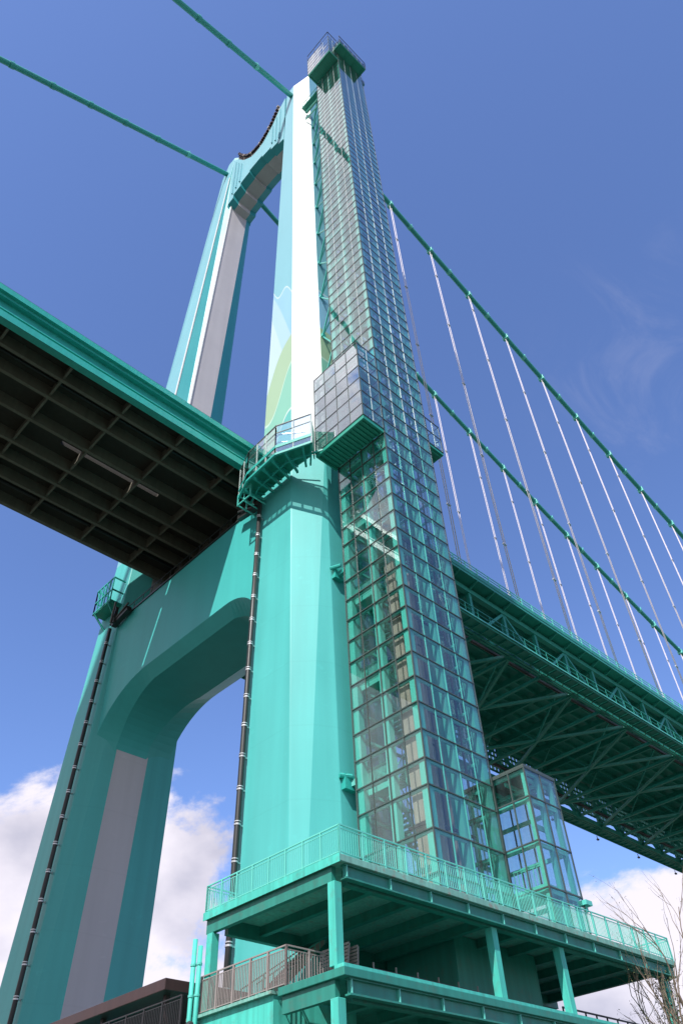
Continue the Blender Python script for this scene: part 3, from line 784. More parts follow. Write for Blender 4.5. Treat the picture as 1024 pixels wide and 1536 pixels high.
# lattice ties back to the bridge leg
z = 46.5; k = 0; 
while z < 134:
    gap0 = leg_ring(z)[1]; gap1 = leg_ring(z + 4.0)[1]; gap2 = leg_ring(z + 8.0)[1]
    for xo in (0.0, 2.6):
        b = MB()
        e0 = (EX0 + .35 + xo, EY1 + .02, z); e2 = (EX0 + .35 + xo, EY1 + .02, z + 8.0); m_ = (gap1[0] + .35 + xo * .8, gap1[1] + .02, z + 4.0)
        b.tube([e0, m_], .10, 6); b.tube([m_, e2], .10, 6); b.tube([(EX0 + .35 + xo, EY1 + .02, z + 4.9), m_], .07, 6)
        b.box(m_[0] - .2, m_[1] - .25, m_[2] - .25, m_[0] + .2, m_[1] + .02, m_[2] + .25)
        b.build('tie_strut', M['steel'], lt)
    z += 8.0
for z in (19.2, 34.6):           # short brackets low down
    g = leg_ring(z)[1]; b = MB()
    b.bar((EX0 + .3, EY1 + .03, z), (g[0] + .5, g[1] + .02, z - .2), .3, .35); b.box(g[0] + .1, g[1] - .35, z - .5, g[0] + .9, g[1] + .02, z + .35)
    b.tube([(EX0 - .05, EY1 + .25, z + .25), (g[0] - .1, g[1] - .1, z + .25)], .14, 8); b.build('bracket', M['steel'], lt)

def cabin(x0, x1, y0, y1, z0, nrow, ny, nx, label, open_top=2, roof=True):
    """projecting glazed cabin: floor tray with ribs, frame, glass on three sides"""
    base = MB(); base.box(x0 + .02, y0 + .02, z0 + .12, x1 - .05, y1 - .02, z0 + .30)
    for i in range(15): 
        y = lerp(y0 + .1, y1 - .1, i / 14); base.box(x0 + .16, y - .09, z0 + .02, x1 - .06, y + .09, z0 + .118)
    for bx in ((x0, y0, x0 + .15, y1), (x0 + .151, y0, x1 - .05, y0 + .14), (x0 + .151, y1 - .14, x1 - .05, y1)):
        base.box(bx[0], bx[1], z0 - .12, bx[2], bx[3], z0 + .299)
    c = base.build('viewing_cabin', M['soffit'], lt); c['label'] = label
    zs = [z0 + .3] + [z0 + RH * i for i in range(1, nrow + 1)]
    fr = MB()
    for x, y in ((x0 + .25, y0 + .25), (x0 + .25, y1 - .25), (x0 + .25, (y0 + y1) / 2)):
        fr.box(x - .1, y - .1, z0 + .3, x + .1, y + .1, zs[-1])
    for i, z in enumerate(zs[1:]):
        fr.box(x0 + .17, y0 + .3, z - .14, x0 + .3, y1 - .3, z); fr.box(x0 + .3, y0 + .17, z - .141, x1 - .1, y0 + .3, z - .001)
    fr.build('cabin_frame', M['frame'], c)
    if roof:
        rf = MB(); zr = zs[-1 - open_top]; rf.box(x0 + .1, y0 + .1, zr - .2, x1 - .1, y1 - .1, zr); rf.build('cabin_roof', M['soffit'], c)
    fl = MB()
    for y in (lerp(y0, y1, .33), lerp(y0, y1, .66)): fl.bar((x0 + .4, y, z0 + 1.4), (x1 - .2, y, z0 + 1.4), .06, .06)
    for i in range(30):
        y = lerp(y0 + .3, y1 - .3, i / 29); fl.bar((x0 + .45, y, z0 + .3), (x0 + .45, y, z0 + 1.4), .025, .025)
    fl.bar((x0 + .45, y0 + .3, z0 + 1.42), (x0 + .45, y1 - .3, z0 + 1.42), .06, .05)
    fl.build('cabin_rail', M['rail'], c)
    glazed_face(c, (x0, y1, 0), (0, y0 - y1, 0), ny, (-1, 0, 0), zs, light=z0 > 100, glass='glass_mirror')
    glazed_face(c, (x0, y0, 0), (x1 - x0, 0, 0), nx, (0, -1, 0), zs)
    glazed_face(c, (x1, y1, 0), (x0 - x1, 0, 0), nx, (0, 1, 0), zs)
    return c
cabin(26.84, EX0 - .02, EY0, 28.6, 44.6, 6, 4, 2, 'large glazed cabin halfway up')
cabin(27.1, EX0 - .02, EY0, 28.4, 137.26, 5, 4, 2, 'glazed cabin at the top')
def balcony(x0, x1, y0, y1, z0, h, faces, label):
    b = MB(); b.box(x0, y0, z0, x1, y1, z0 + .35)
    for i in range(4):
        if x1 - x0 > y1 - y0: x = lerp(x0 + .3, x1 - .3, i / 3); b.box(x - .08, y0 + .1, z0 - .15, x + .08, y1 - .1, z0 - .003)
        else: y = lerp(y0 + .3, y1 - .3, i / 3); b.box(x0 + .1, y - .08, z0 - .15, x1 - .1, y + .08, z0 - .003)
    c = b.build('balcony', M['soffit'], lt); c['label'] = label
    zs = [z0 + .35, z0 + .35 + h / 2, z0 + .35 + h]
    for o, ux, n, nr in faces: glazed_face(c, o, ux, n, nr, zs)
    return c
bx0, bx1, by0, by1 = EX1 + .03, 36.35, EY0, 25.8
balcony(bx0, bx1, by0, by1, 47.4, 3.3, [((bx0, by0, 0), (bx1 - bx0, 0, 0), 2, (0, -1, 0)), ((bx1, by0, 0), (0, by1 - by0, 0), 2, (1, 0, 0)), ((bx1, by1, 0), (bx0 - bx1, 0, 0), 2, (0, 1, 0))], 'small glazed balcony on the far side')
bx0, bx1, by0, by1 = 28.3, 34.1, 22.0, EY0 - .03
balcony(bx0, bx1, by0, by1, 140.7, 1.5, [((bx0, by0, 0), (bx1 - bx0, 0, 0), 6, (0, -1, 0)), ((bx0, by1, 0), (0, by0 - by1, 0), 2, (-1, 0, 0)), ((bx1, by0, 0), (0, by1 - by0, 0), 2, (1, 0, 0))], 'long open balcony at the top')
bx0, bx1, by0, by1 = EX1 + .03, 35.5, 23.7, 26.2
balcony(bx0, bx1, by0, by1, 140.2, 1.4, [((bx1, by0, 0), (0, by1 - by0, 0), 2, (1, 0, 0)), ((bx0, by0, 0), (bx1 - bx0, 0, 0), 1, (0, -1, 0))], 'short balcony at the top')
b = MB(); b.box(EX0 + .05, EY0 + .05, ETOP - 1.2, EX1 - .05, EY1 - .05, ETOP - 1.0); b.build('roof', M['soffit'], lt)
b = MB()       # thin lightning rails above the top
zt_ = ETOP + 1.6
for p, q_ in (((27.0, 23.3), (27.0, 28.3)), ((27.0, 23.3), (29.0, 23.3)), ((28.2, 22.0), (34.2, 22.0)), ((34.2, 22.0), (34.2, 23.3))):
    zz = zt_ if p[0] == 27.0 or p[1] == 23.3 else 144.6
    if p[1] == 22.0 or p == (34.2, 22.0): zz = 144.4
    else: zz = 147.3
    b.bar((*p, zz), (*q_, zz), .09, .09)
    for i in range(4):
        t = i / 3; x, y = lerp(p[0], q_[0], t), lerp(p[1], q_[1], t); b.bar((x, y, zz - 2.0), (x, y, zz), .05, .05)
b.build('roof_rail', M['dark_steel'], lt)
# footbridge and stair from the top cabin to the leg
g = leg_ring(137)[1]
b = MB(); b.box(29.4, EY1 + .05, 136.5, 30.6, g[1] + .3, 136.8)
for i in range(5): b.bar((29.4, lerp(EY1 + .1, g[1], i / 4), 136.8), (29.4, lerp(EY1 + .1, g[1], i / 4), 138.0), .06, .06)
b.bar((29.4, EY1 + .1, 138.0), (29.4, g[1], 138.0), .08, .08)
b.bar((29.5, EY1 + .1, 132.5), (30.2, g[1] + .2, 136.0), .22, .22); b.bar((29.5, EY1 + .1, 129.5), (30.2, g[1] + .2, 133.0), .18, .18)
b.build('footbridge', M['soffit'], lt)

# glazed lobby at the foot of the lift tower
lb = thing('glass_lobby', (36, 22.3, FZ), 'small glass lobby box at the foot of the lift tower', 'lobby')
LX0, LX1, LY0, LY1 = 34.8, 37.6, 21.35, 23.35
lz = [FZ, 12.85, 15.1, 17.4, 19.0]
LY2 = 25.6
for x in (LX0 + .22, (LX0 + LX1) / 2, LX1 - .22):
    for y in (LY0 + .22, LY2 - .22):
        b = MB(); b.box(x - .11, y - .11, FZ, x + .11, y + .11, 18.9); b.build('column', M['frame'], lb)
b = MB()
for z in lz[1:]:
    b.box(LX0 + .1, LY0 + .13, z - .2, LX1 - .1, LY0 + .28, z); b.box(LX0 + .12, LY0 + .29, z - .201, LX0 + .27, LY2 - .29, z - .001)
    b.box(LX1 - .27, LY0 + .29, z - .201, LX1 - .12, LY2 - .29, z - .001); b.box(LX0 + .1, LY2 - .28, z - .2, LX1 - .1, LY2 - .13, z)
b.build('beam', M['frame'], lb)
b = MB(); b.box(LX0 - .05, LY0 - .05, 19.04, LX1 + .05, LY2 + .05, 19.16); b.build('roof', M['mullion'], lb)
b = MB()
for i in range(4): y = lerp(LY0 + .4, LY2 - .4, i / 3); b.box(LX0 + .3, y - .06, 18.55, LX1 - .3, y + .06, 18.75)
b.box((LX0 + LX1) / 2 - .08, LY0 + .3, 18.4, (LX0 + LX1) / 2 + .08, LY2 - .3, 18.549)
b.build('roof_frame', M['frame'], lb)
b = MB()       # upper floor with door frames
b.box(LX0 + .3, LY0 + .3, 13.0, LX1 - .3, LY2 - .3, 13.16); b.box(LX0 + .15, LY0 + .3, 12.84, LX0 + .45, LY2 - .3, 12.998)
b.build('floor', M['frame'], lb)
b = MB()
for x, y in ((LX0 + .8, LY0 + .5), (LX0 + 1.7, LY0 + .5), (LX0 + .8, LY2 - .6), (LX0 + 1.7, LY2 - .6)): b.box(x - .06, y - .06, 13.16, x + .06, y + .06, 17.2)
b.box(LX0 + .7, LY0 + .44, 16.0, LX0 + 1.8, LY0 + .56, 16.25); b.box(LX0 + .7, LY2 - .66, 16.0, LX0 + 1.8, LY2 - .54, 16.25)
for i in range(16):
    y = lerp(LY0 + .35, LY2 - .35, i / 15); b.bar((LX0 + .55, y, 13.16), (LX0 + .55, y, 14.2), .03, .03)
b.bar((LX0 + .55, LY0 + .35, 14.22), (LX0 + .55, LY2 - .35, 14.22), .06, .05)
b.build('door_frame', M['frame'], lb)
b = MB(); b.box(LX0 + .9, LY0 + .7, FZ, LX0 + 1.9, LY0 + .76, 13.0 - .2); b.build('sign_board', M['sheet'], lb)
glazed_face(lb, (LX0, LY2, 0), (0, LY0 - LY2, 0), 4, (-1, 0, 0), lz, light=False, glass_z=99)
glazed_face(lb, (LX0, LY0, 0), (LX1 - LX0, 0, 0), 2, (0, -1, 0), lz, light=False, glass_z=99)
glazed_face(lb, (LX1, LY0, 0), (0, LY2 - LY0, 0), 4, (1, 0, 0), lz, light=False, glass_z=99)
tag(MB().box(LX1 - .1, LY0 - .25, 12.5, LX1 + .45, LY0 + .2, 12.72).box(LX1 + .05, LY0 - .1, 12.2, LX1 + .2, LY0 + .05, 12.5).build('floodlight', M['frame'], at=(LX1, LY0, 12.5)), 'turquoise floodlight on the outer corner of the glass lobby', 'lamp')

# ------------------------------------------------------------------ glazed gallery round the near leg
ga = thing('leg_gallery', (25, 32, 44.4), 'glazed gallery walkway wrapped round the near tower leg beside the deck', 'gallery')
GP = [(25.55, 27.65), (24.3, 30.4), (24.42, 34.0), (25.1, 35.9)]
zg = [44.44, 45.35, 46.95, 47.85]
def ring_bars(b, z, w_, h_, inset=0.0):
    for p, q_ in zip(GP[:-1], GP[1:]): b.bar((p[0] + inset, p[1], z), (q_[0] + inset, q_[1], z), w_, h_)
b = MB(); ring_bars(b, 44.44, .16, .22); b.bar((GP[0][0], GP[0][1], 44.44), (27.0, 29.4, 44.44), .14, .22); b.build('edge_beam', M['steel'], ga)
b = MB(); ring_bars(b, 45.30, .12, .30); b.build('floor_rail', M['steel'], ga)
b = MB()
for p, q_ in zip([(26.1, 29.0), (24.75, 30.6), (24.85, 33.9)], [(24.75, 30.6), (24.85, 33.9), (25.5, 35.6)]):
    b.bar((*p, 46.4), (*q_, 46.4), .05, .06); b.bar((*p, 47.35), (*q_, 47.35), .10, .07)
b.build('handrail', M['galv'], ga)
b = MB(); ring_bars(b, 47.85, .10, .10); b.build('top_rail', M['mullion'], ga)
inner = [(26.9, 29.3), (26.75, 31.1), (26.75, 34.0), (26.8, 35.4)]
b = MB()
n = len(GP)
b.poly([(x, y, 45.30) for x, y in GP] + [(x + .0, y, 45.30) for x, y in inner] + [(x, y, 45.18) for x, y in GP] + [(x, y, 45.18) for x, y in inner],
       [(i, i+1, n+i+1, n+i) for i in range(n-1)] + [(2*n+i, 3*n+i, 3*n+i+1, 2*n+i+1) for i in range(n-1)] + [(i, 2*n+i, 2*n+i+1, i+1) for i in range(n-1)] + [(n+i, n+i+1, 3*n+i+1, 3*n+i) for i in range(n-1)] + [(0, n, 3*n, 2*n), (n-1, 3*n-1, 4*n-1, 2*n-1)])
b.build('floor', M['soffit'], ga)
for seg, cnt in ((0, 2), (1, 3), (2, 1)):
    for i in range(cnt):
        t = (i + .5) / cnt; p = Vector((*GP[seg], 0)).lerp(Vector((*GP[seg+1], 0)), t); q_ = Vector((*inner[seg], 0)).lerp(Vector((*inner[seg+1], 0)), t)
        b = MB(); b.bar((p.x, p.y, 44.5), (q_.x, q_.y, 44.45), .16, .24); b.bar((p.x, p.y, 44.5), (q_.x, q_.y, 45.1), .12, .14)
        b.build('bracket', M['steel'], ga)
b = MB(); ring_bars(b, 44.46, .10, .16, inset=1.15); b.build('joist', M['steel'], ga)
gl, ps = MB(), MB()
for seg, cnt in ((0, 2), (1, 3), (2, 2)):
    p, q_ = Vector((*GP[seg], 0)), Vector((*GP[seg+1], 0)); d = (q_ - p); nr = Vector((-abs(d.y), d.x * (1 if d.y > 0 else -1), 0)).normalized()
    for i in range(cnt):
        a = p + d * (i / cnt)
        for z0, z1 in zip(zg[:-1], zg[1:]): pane(gl, a + d / cnt * .02 + Vector((0, 0, z0 + .06)), d / cnt * .96, (0, 0, z1 - z0 - .1), nr)
    for i in range(cnt + 1):
        a = p + d * (i / cnt); ps.bar((a.x, a.y, 44.4), (a.x, a.y, 47.9), .09, .09)
gl.build('glass', M['glass_clear'], ga); ps.build('post', M['mull_light'], ga)
b = MB(); ring_bars(b, 46.95, .06, .07); b.build('glazing_bar', M['mullion'], ga)
b = MB(); b.bar((25.6, 27.75, 46.05), (26.82, 28.75, 46.05), .08, 3.3); b.build('end_panel', M['soffit'], ga)
b = MB()      # lower open landing at the inner end
for z in (43.6, 44.7): b.bar((25.05, 35.9, z), (26.9, 35.9, z), .09, .09); b.bar((25.05, 34.3, z), (25.05, 35.9, z), .09, .09)
for x, y in ((25.05, 34.3), (25.05, 35.1), (25.05, 35.9), (25.9, 35.9), (26.8, 35.9)): b.bar((x, y, 43.5), (x, y, 44.8), .09, .09)
b.bar((25.05, 34.3, 43.52), (26.6, 34.3, 43.52), .08, .08); b.bar((25.05, 35.1, 43.52), (26.6, 35.1, 43.52), .08, .08); b.build('landing', M['frame'], ga)
b = MB()
for i in range(8): y = lerp(34.4, 35.8, i / 7); b.bar((25.05, y, 44.7), (25.05, y, 45.6), .03, .03)
b.build('landing_rail', M['rail'], ga)

# inspection cradle on the far leg
fg = thing('inspection_cage', (26, 59, 46.6), 'open turquoise cage platform on the outer edge of the far leg', 'gallery')
fx0, fx1, fy0, fy1, fz0, fz1 = 25.75, 27.0, 57.0, 60.1, 46.9, 49.9
b = MB(); b.box(fx0, fy0, fz0, fx1, fy1, fz0 + .15); b.build('floor', M['soffit'], fg)
b = MB()
for z in (fz0 + .2, fz0 + 1.5, fz1):
    b.bar((fx0, fy0, z), (fx0, fy1, z), .12, .12); b.bar((fx0, fy1, z), (fx1, fy1, z), .12, .12); b.bar((fx0, fy0, z), (fx1, fy0, z), .12, .12)
for i in range(6):
    y = lerp(fy0, fy1, i / 5); b.bar((fx0, y, fz0), (fx0, y, fz1), .1, .1)
    if i < 5: b.bar((fx0, y, fz0 + 1.5), (fx0, lerp(fy0, fy1, (i + 1) / 5), fz1), .06, .06)
for i in range(3): x = lerp(fx0, fx1, i / 2); b.bar((x, fy1, fz0), (x, fy1, fz1), .1, .1)
b.build('cage_frame', M['steel'], fg)
b = MB(); b.bar((fx0, fy0 + .3, fz0), (27.0, fy0 + .5, fz0 - 1.5), .15, .15); b.bar((fx0, fy1 - .3, fz0), (27.0, fy1 - .5, fz0 - 1.5), .15, .15); b.build('bracket', M['steel'], fg)

# ------------------------------------------------------------------ terrace building with two open platforms
tb = thing('terrace_building', (32, 25, GROUND), 'turquoise two-level open steel terrace building under the lift tower', 'building')
TX, TXE, TY, TYE = 20.35, 44.9, 20.95, 29.35
b = MB(); b.box(TX, TY, 10.74, TXE, TYE, FZ); b.box(34.6, TYE - .002, 10.742, TXE, 40, FZ - .002)
up_slab = b.build('floor_slab', M['slab_edge'], tb, bevel=.02)
b = MB(); b.box(TX - .03, TY - .005, 10.70, TX - .002, TYE, FZ + .01); b.build('fascia', M['wall'], tb)
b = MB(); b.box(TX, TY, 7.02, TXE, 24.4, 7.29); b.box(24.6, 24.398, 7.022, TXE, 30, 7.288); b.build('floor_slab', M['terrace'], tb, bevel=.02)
b = MB(); b.box(TX + .02, TY + .02, 7.293, TXE, TY + .5, 7.40); b.build('kerb', M['wall'], tb)
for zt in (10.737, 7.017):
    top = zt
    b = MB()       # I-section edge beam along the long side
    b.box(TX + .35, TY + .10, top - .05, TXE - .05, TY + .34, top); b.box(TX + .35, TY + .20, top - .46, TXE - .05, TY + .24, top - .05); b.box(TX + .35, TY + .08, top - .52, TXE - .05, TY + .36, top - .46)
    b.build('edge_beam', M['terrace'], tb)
    x = 20.8; sf0 = None
    while x < TXE:
        if sf0: dup(sf0, (x - 20.8, 0, 0)); x += 2.34; continue
        b = MB(); b.poly([(x - .02, TY + .10, top - .052), (x + .02, TY + .10, top - .052), (x + .02, TY + .2, top - .052), (x - .02, TY + .2, top - .052), (x - .02, TY + .1, top - .46), (x + .02, TY + .1, top - .46), (x + .02, TY + .2, top - .46), (x - .02, TY + .2, top - .46)], [(0,1,2,3),(4,7,6,5),(0,4,5,1),(1,5,6,2),(2,6,7,3),(3,7,4,0)])
        sf0 = b.build('stiffener', M['rail'], tb); x += 2.34
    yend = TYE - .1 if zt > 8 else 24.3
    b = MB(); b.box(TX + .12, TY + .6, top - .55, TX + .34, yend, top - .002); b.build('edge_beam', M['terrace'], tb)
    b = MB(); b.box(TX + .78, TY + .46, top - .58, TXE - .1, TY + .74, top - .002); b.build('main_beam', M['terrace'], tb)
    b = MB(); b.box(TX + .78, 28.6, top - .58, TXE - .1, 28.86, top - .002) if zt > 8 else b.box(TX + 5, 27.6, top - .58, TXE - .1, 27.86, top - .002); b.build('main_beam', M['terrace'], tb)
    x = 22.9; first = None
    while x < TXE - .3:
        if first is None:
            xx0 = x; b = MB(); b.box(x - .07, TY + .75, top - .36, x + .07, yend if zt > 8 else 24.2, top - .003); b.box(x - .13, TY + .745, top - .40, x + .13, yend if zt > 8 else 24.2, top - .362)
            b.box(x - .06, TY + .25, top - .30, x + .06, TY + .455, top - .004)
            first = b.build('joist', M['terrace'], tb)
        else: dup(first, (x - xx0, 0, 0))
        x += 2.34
for x, y, zb in ((20.4, 21.35, GROUND), (29.55, 21.35, GROUND), (34.5, 21.35, GROUND), (43.9, 21.35, GROUND), (20.42, 28.75, GROUND)):
    b = MB()
    for za, zc in (((zb, 6.46), (7.4, 10.16)) if y < 28 else ((7.2, 10.16),)):
        b.box(x, y, za, x + .37, y + .37, zc)
    b.build('column', M['wall'], tb, bevel=.015)
b = MB(); b.box(20.45, 24.75, GROUND, 24.6, 29.9, 7.17); wl = b.build('retaining_wall', M['wall'], tb)
b = MB(); b.box(20.28, 24.7, 7.173, 20.95, 29.9, 7.28); b.build('wall_coping', M['slab_edge'], tb)
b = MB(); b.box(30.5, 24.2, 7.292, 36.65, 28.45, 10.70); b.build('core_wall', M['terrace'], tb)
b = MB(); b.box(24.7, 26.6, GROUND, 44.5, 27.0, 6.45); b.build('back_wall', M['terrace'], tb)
# railing of the upper platform
pr = thing('platform_railing', (32, 21, FZ), 'pale turquoise bar railing round the upper terrace platform', 'railing')
def rail_panel(p, q_, z, h, bars, mat, parent, name='railing_panel', br=.011):
    p, q_ = Vector((*p, z)), Vector((*q_, z)); u = Vector((0, 0, 1)); b = MB()
    b.bar(p + u * h, q_ + u * h, .055, .05); b.bar(p + u * (h - .13), q_ + u * (h - .13), .03, .03); b.bar(p + u * .09, q_ + u * .09, .03, .035)
    for i in range(1, bars):
        a = p.lerp(q_, i / bars); b.bar(a + u * .09, a + u * (h - .13), br * 2, br * 2)
    return b.build(name, mat, parent)
def rail_run(p, q_, z, h, n, bars, mat, parent, post=.06, br=.011, panel_mat=None):
    p, q_ = Vector(p), Vector(q_); d = (q_ - p) / n
    pa = rail_panel(p, p + d, z, h, bars, panel_mat or mat, parent, br=br)
    for i in range(1, n): dup(pa, (d.x * i, d.y * i, 0))
    b = MB(); b.box(p.x - post/2, p.y - post/2, z, p.x + post/2, p.y + post/2, z + h + .01); po = b.build('post', mat, parent)
    for i in range(1, n + 1): dup(po, (d.x * i, d.y * i, 0))
rail_run((TX + .06, TY + .05), (TXE - .06, TY + .05), FZ, 1.1, 20, 10, M['rail'], pr)
rail_run((TX + .06, TY + .055), (TX + .06, TYE - .05), FZ, 1.1, 8, 9, M['rail'], pr)
rail_run((TX + .06, TYE - .05), (25.5, TYE - .05), FZ, 1.1, 4, 10, M['rail'], pr)
rail_run((TXE - .06, TY + .055), (TXE - .06, 33), FZ, 1.1, 10, 10, M['rail'], pr)
# taupe railing on the lower terrace wall
br_ = thing('terrace_railing', (20.35, 26.5, 7.28), 'taupe bar railing on top of the turquoise lower wall', 'railing')
rail_run((20.4, 24.0), (20.4, 29.2), 7.28, 1.33, 5, 11, M['brown_rail'], br_, post=.075, br=.014)
rail_run((20.4, 24.0), (22.6, 23.98), 7.28, 1.33, 2, 8, M['brown_rail'], br_, post=.075, br=.014)
# black railing on the back of the lower platform
kr = thing('black_railing', (40, 23.6, 7.29), 'black two-rail fence at the back of the lower platform', 'railing')
b = MB(); b.bar((37.0, 23.4, 8.42), (44.7, 23.4, 8.42), .06, .07); b.bar((37.0, 23.4, 7.75), (44.7, 23.4, 7.75), .04, .04); b.build('rail', M['black_rail'], kr)
b = MB(); b.box(37.0, 23.37, 7.29, 37.06, 23.43, 8.42); po = b.build('post', M['black_rail'], kr)
for i in range(1, 9): dup(po, (i * .95, 0, 0))
ir = thing('low_guard_rail', (25, 23, 7.29), 'thin grey guard posts in the dark between the two platforms', 'railing')
b = MB(); b.box(23.8, 22.9, 7.29, 23.85, 22.95, 8.3); po = b.build('post', M['sheet'], ir)
for i in range(1, 6): dup(po, (i * 1.25, 0, 0))
b = MB(); b.bar((23.8, 22.925, 8.1), (30.1, 22.925, 8.1), .03, .03); b.build('rail', M['black_rail'], ir)
# stacked sheets behind the taupe railing
for i, (x, y, ry, lab) in enumerate(((22.5, 23.2, .16, 'grey corrugated metal sheet leaning foremost behind the taupe railing corner'), (22.95, 23.05, .07, 'grey slatted metal panel standing behind the leaning corrugated sheet'))):
    th = thing('metal_sheet', (x, y, 7.29), lab, 'metal sheet')
    b = MB(); hh = 1.55 - .1 * i
    for k in range(13):
        zz = 7.3 + hh * k / 12; xo = ry * (zz - 7.3); b.bar((x + xo, y - .1, zz), (x + xo, y + 1.5, zz), .05, .085)
    b.build('slat', M['sheet'], th)
    b = MB()
    for yy in (y - .08, y + .7, y + 1.48): b.bar((x + .03, yy, 7.3), (x + .03 + ry * hh, yy, 7.3 + hh), .05, .06)
    b.build('frame', M['sheet'], th)
# steel stair seen between the levels
st = thing('steel_stair', (22.5, 28.5, 7.28), 'steep pale steel stair climbing below the upper platform', 'stair')
b = MB()
for y in (28.0, 28.9): b.bar((22.2, y, 7.3), (26.0, y, 10.6), .07, .28)
for k in range(12):
    t = (k + .5) / 12; b.box(lerp(22.2, 26, t) - .14, 28.03, lerp(7.3, 10.6, t), lerp(22.2, 26, t) + .14, 28.87, lerp(7.3, 10.6, t) + .05)
b.build('flight', M['beige'], st)
b = MB()
for y in (27.95, 28.95):
    b.bar((22.2, y, 8.35), (26.0, y, 11.65 - .98), .05, .05)
    for k in range(14): t = k / 13; b.bar((lerp(22.2, 26, t), y, lerp(7.3, 10.4, t)), (lerp(22.2, 26, t), y, lerp(8.35, 10.65, t)), .025, .025)
b.build('stair_rail', M['rail'], st)
# turquoise downpipes at the terrace corner
for i, (x, y, zt, lab) in enumerate(((20.2, 29.18, 9.7, 'turquoise downpipe nearest the corner column of the terrace'), (20.12, 29.47, 10.0, 'turquoise downpipe with a bent foot at the outer terrace corner'))):
    th = thing('downpipe', (x, y, GROUND), lab, 'pipe', None)
    b = MB(); b.tube([(x, y, GROUND), (x, y, 6.1), (x - .02, y - .1 * i, 6.6), (x, y, 7.2), (x, y, zt)], .10, 10); b.build('pipe', M['wall'], th, smooth=True)
    b = MB(); 
    for zz in (3.5, 5.6, 7.9, 9.0): b.tube([(x, y, zz), (x, y, zz + .08)], .125, 10)
    b.build('clamp', M['frame'], th)
b = MB(); b.tube([(20.3, 29.25, 6.95), (20.0, 29.25, 6.95), (19.9, 29.25, 6.85)], .13, 10)
tag(b.build('spout', M['dark_steel'], at=(20.3, 29.25, 6.95)), 'short dark drain spout poking out of the turquoise wall', 'pipe')
# dark roofed stair shed at the left
sh = thing('canopy', (22, 36, GROUND), 'low flat canopy with dark red-brown fascia at the lower left', 'canopy')
b = MB(); b.box(20.1, 31.4, 8.55, 25.5, 52, 9.0); b.build('roof', M['brown_roof'], sh, bevel=.03)
b = MB()
for y in (32.0, 37, 42, 47, 51.5):
    b.box(20.6, y, GROUND, 20.8, y + .2, 8.55); b.box(24.8, y, GROUND, 25.0, y + .2, 8.55)
b.build('post', M['brown_roof'], sh)
sr_ = thing('stair_railing', (20.3, 38, 6), 'dark bar railing below the red-brown canopy', 'railing')
rail_run((20.2, 30.2), (20.2, 49.2), 7.0, 1.15, 14, 11, M['black_rail'], sr_, post=.07, br=.014)
b = MB(); b.box(20.45, 29.95, GROUND, 24.5, 52, 6.98)
tag(b.build('low_wall', M['wall'], at=(20.45, 40, GROUND)), 'turquoise low wall carrying the dark railing under the canopy', 'wall')

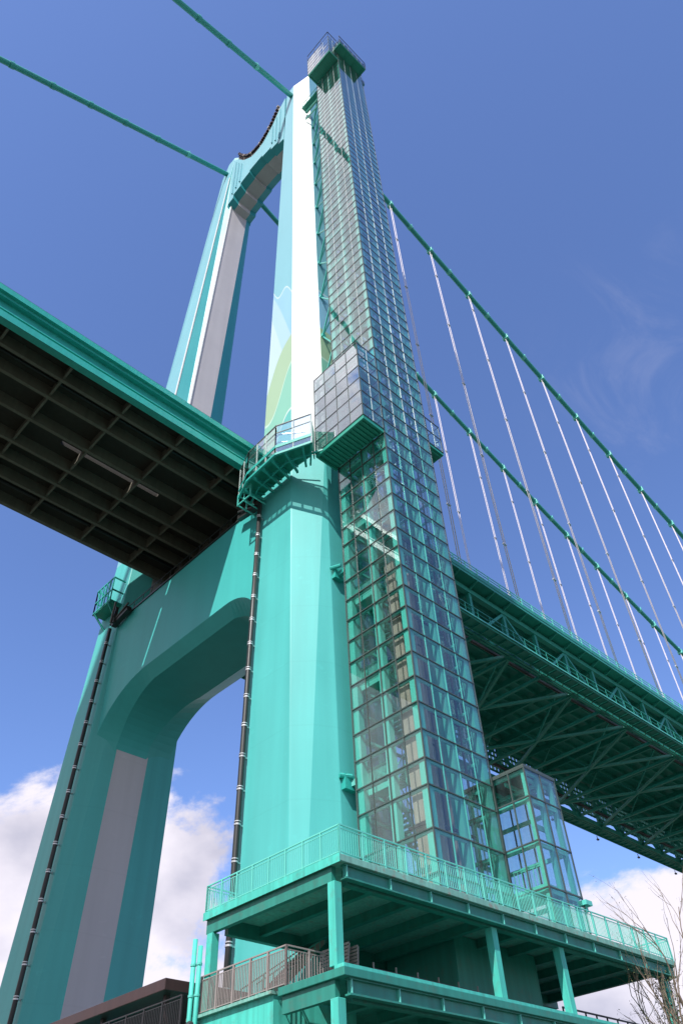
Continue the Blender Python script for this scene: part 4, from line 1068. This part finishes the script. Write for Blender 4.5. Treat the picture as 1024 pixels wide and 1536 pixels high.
# ------------------------------------------------------------------ bare trees
def tree(name, base, h, seed, label, lean, leaves, leafmat, r0=.09, spread=.5):
    R = random.Random(seed); th = thing(name, base, label, 'tree', None)
    tk, br, lf = MB(), MB(), MB()
    def leafat(p):
        for _ in range(R.randint(1, 3)):
            c = p + Vector((R.gauss(0, .08), R.gauss(0, .08), R.gauss(0, .08))); a = Vector((R.gauss(0, 1), R.gauss(0, 1), R.gauss(0, 1))).normalized(); s = a.orthogonal().normalized()
            l = R.uniform(.05, .11); lf.face([c, c + (a + s * .5) * l * .6, c + a * l * 1.4, c + (a - s * .5) * l * .6])
    def grow(p, d, ln, r, depth, target):
        pts = [p]; n = 6
        for i in range(n):
            d = (d + Vector((R.gauss(0, .11), R.gauss(0, .11), R.gauss(0, .08) + .03))).normalized(); pts.append(pts[-1] + d * ln / n)
        target.tube(pts, [lerp(r, r * .45, i / n) for i in range(n + 1)], 6 if depth < 2 else 4, cap=False)
        if depth >= 1:
            for q_ in pts[2:]:
                if R.random() < leaves: leafat(q_)
        if depth < 3:
            for k in range(R.randint(2, 4) if depth else 9):
                t = R.uniform(.35, 1) if depth else R.uniform(.3, 1); i = min(n - 1, int(t * n))
                dd = (d + Vector((R.gauss(0, spread), R.gauss(0, spread), R.gauss(.15, .3)))).normalized()
                grow(pts[i].lerp(pts[i + 1], t * n - i if t < 1 else 1), dd, ln * R.uniform(.34, .6), r * lerp(.75, .35, t), depth + 1, br)
    grow(Vector(base), Vector(lean).normalized(), h, r0, 0, tk)
    tk.build('trunk', M['bark'], th, smooth=True); br.build('branch', M['bark'], th)
    if lf.v: kind(lf.build('leaf', leafmat, th), 'stuff')
    return th
tree('bare_tree', (43.3, 20.05, GROUND), 10.8, 5, 'bare grey-brown tree rising past the right end of the platform', (.03, -.02, 1), .12, M['leaf'], r0=.12, spread=.24)
tree('leafless_shrub_tree', (42.3, 20.2, GROUND), 9.6, 9, 'thin tree with a few dry leaves in front of the platform end', (.02, .0, 1), .4, M['leaf'], r0=.08, spread=.22)
vi = MB(); R = random.Random(4)
for i in range(900):
    z = R.uniform(4, 10.6); a = R.uniform(0, 6.28); rr = .30 + abs(R.gauss(0, .10)) + (.1 if z > 8.5 else 0)
    c = Vector((44.08 + rr * math.cos(a), 21.53 + rr * math.sin(a), z)); d = Vector((R.gauss(0, 1), R.gauss(0, 1), R.gauss(-.4, 1))).normalized(); s = d.orthogonal().normalized(); l = R.uniform(.07, .15)
    vi.face([c, c + (d + s * .7) * l * .6, c + d * l * 1.3, c + (d - s * .7) * l * .6])
vn = thing('ivy_plant', (44.08, 21.53, GROUND), 'ivy climbing the column under the right end of the platform', 'ivy')
kind(vi.build('foliage', M['ivy'], vn), 'stuff')
b = MB()
for k in range(3):
    a0 = k * 2.1; b.tube([(44.08 + .3 * math.cos(a0 + z * .5), 21.53 + .3 * math.sin(a0 + z * .5), z) for z in [GROUND + i * .6 for i in range(21)]], .035, 5)
b.build('vine_stem', M['bark'], vn)
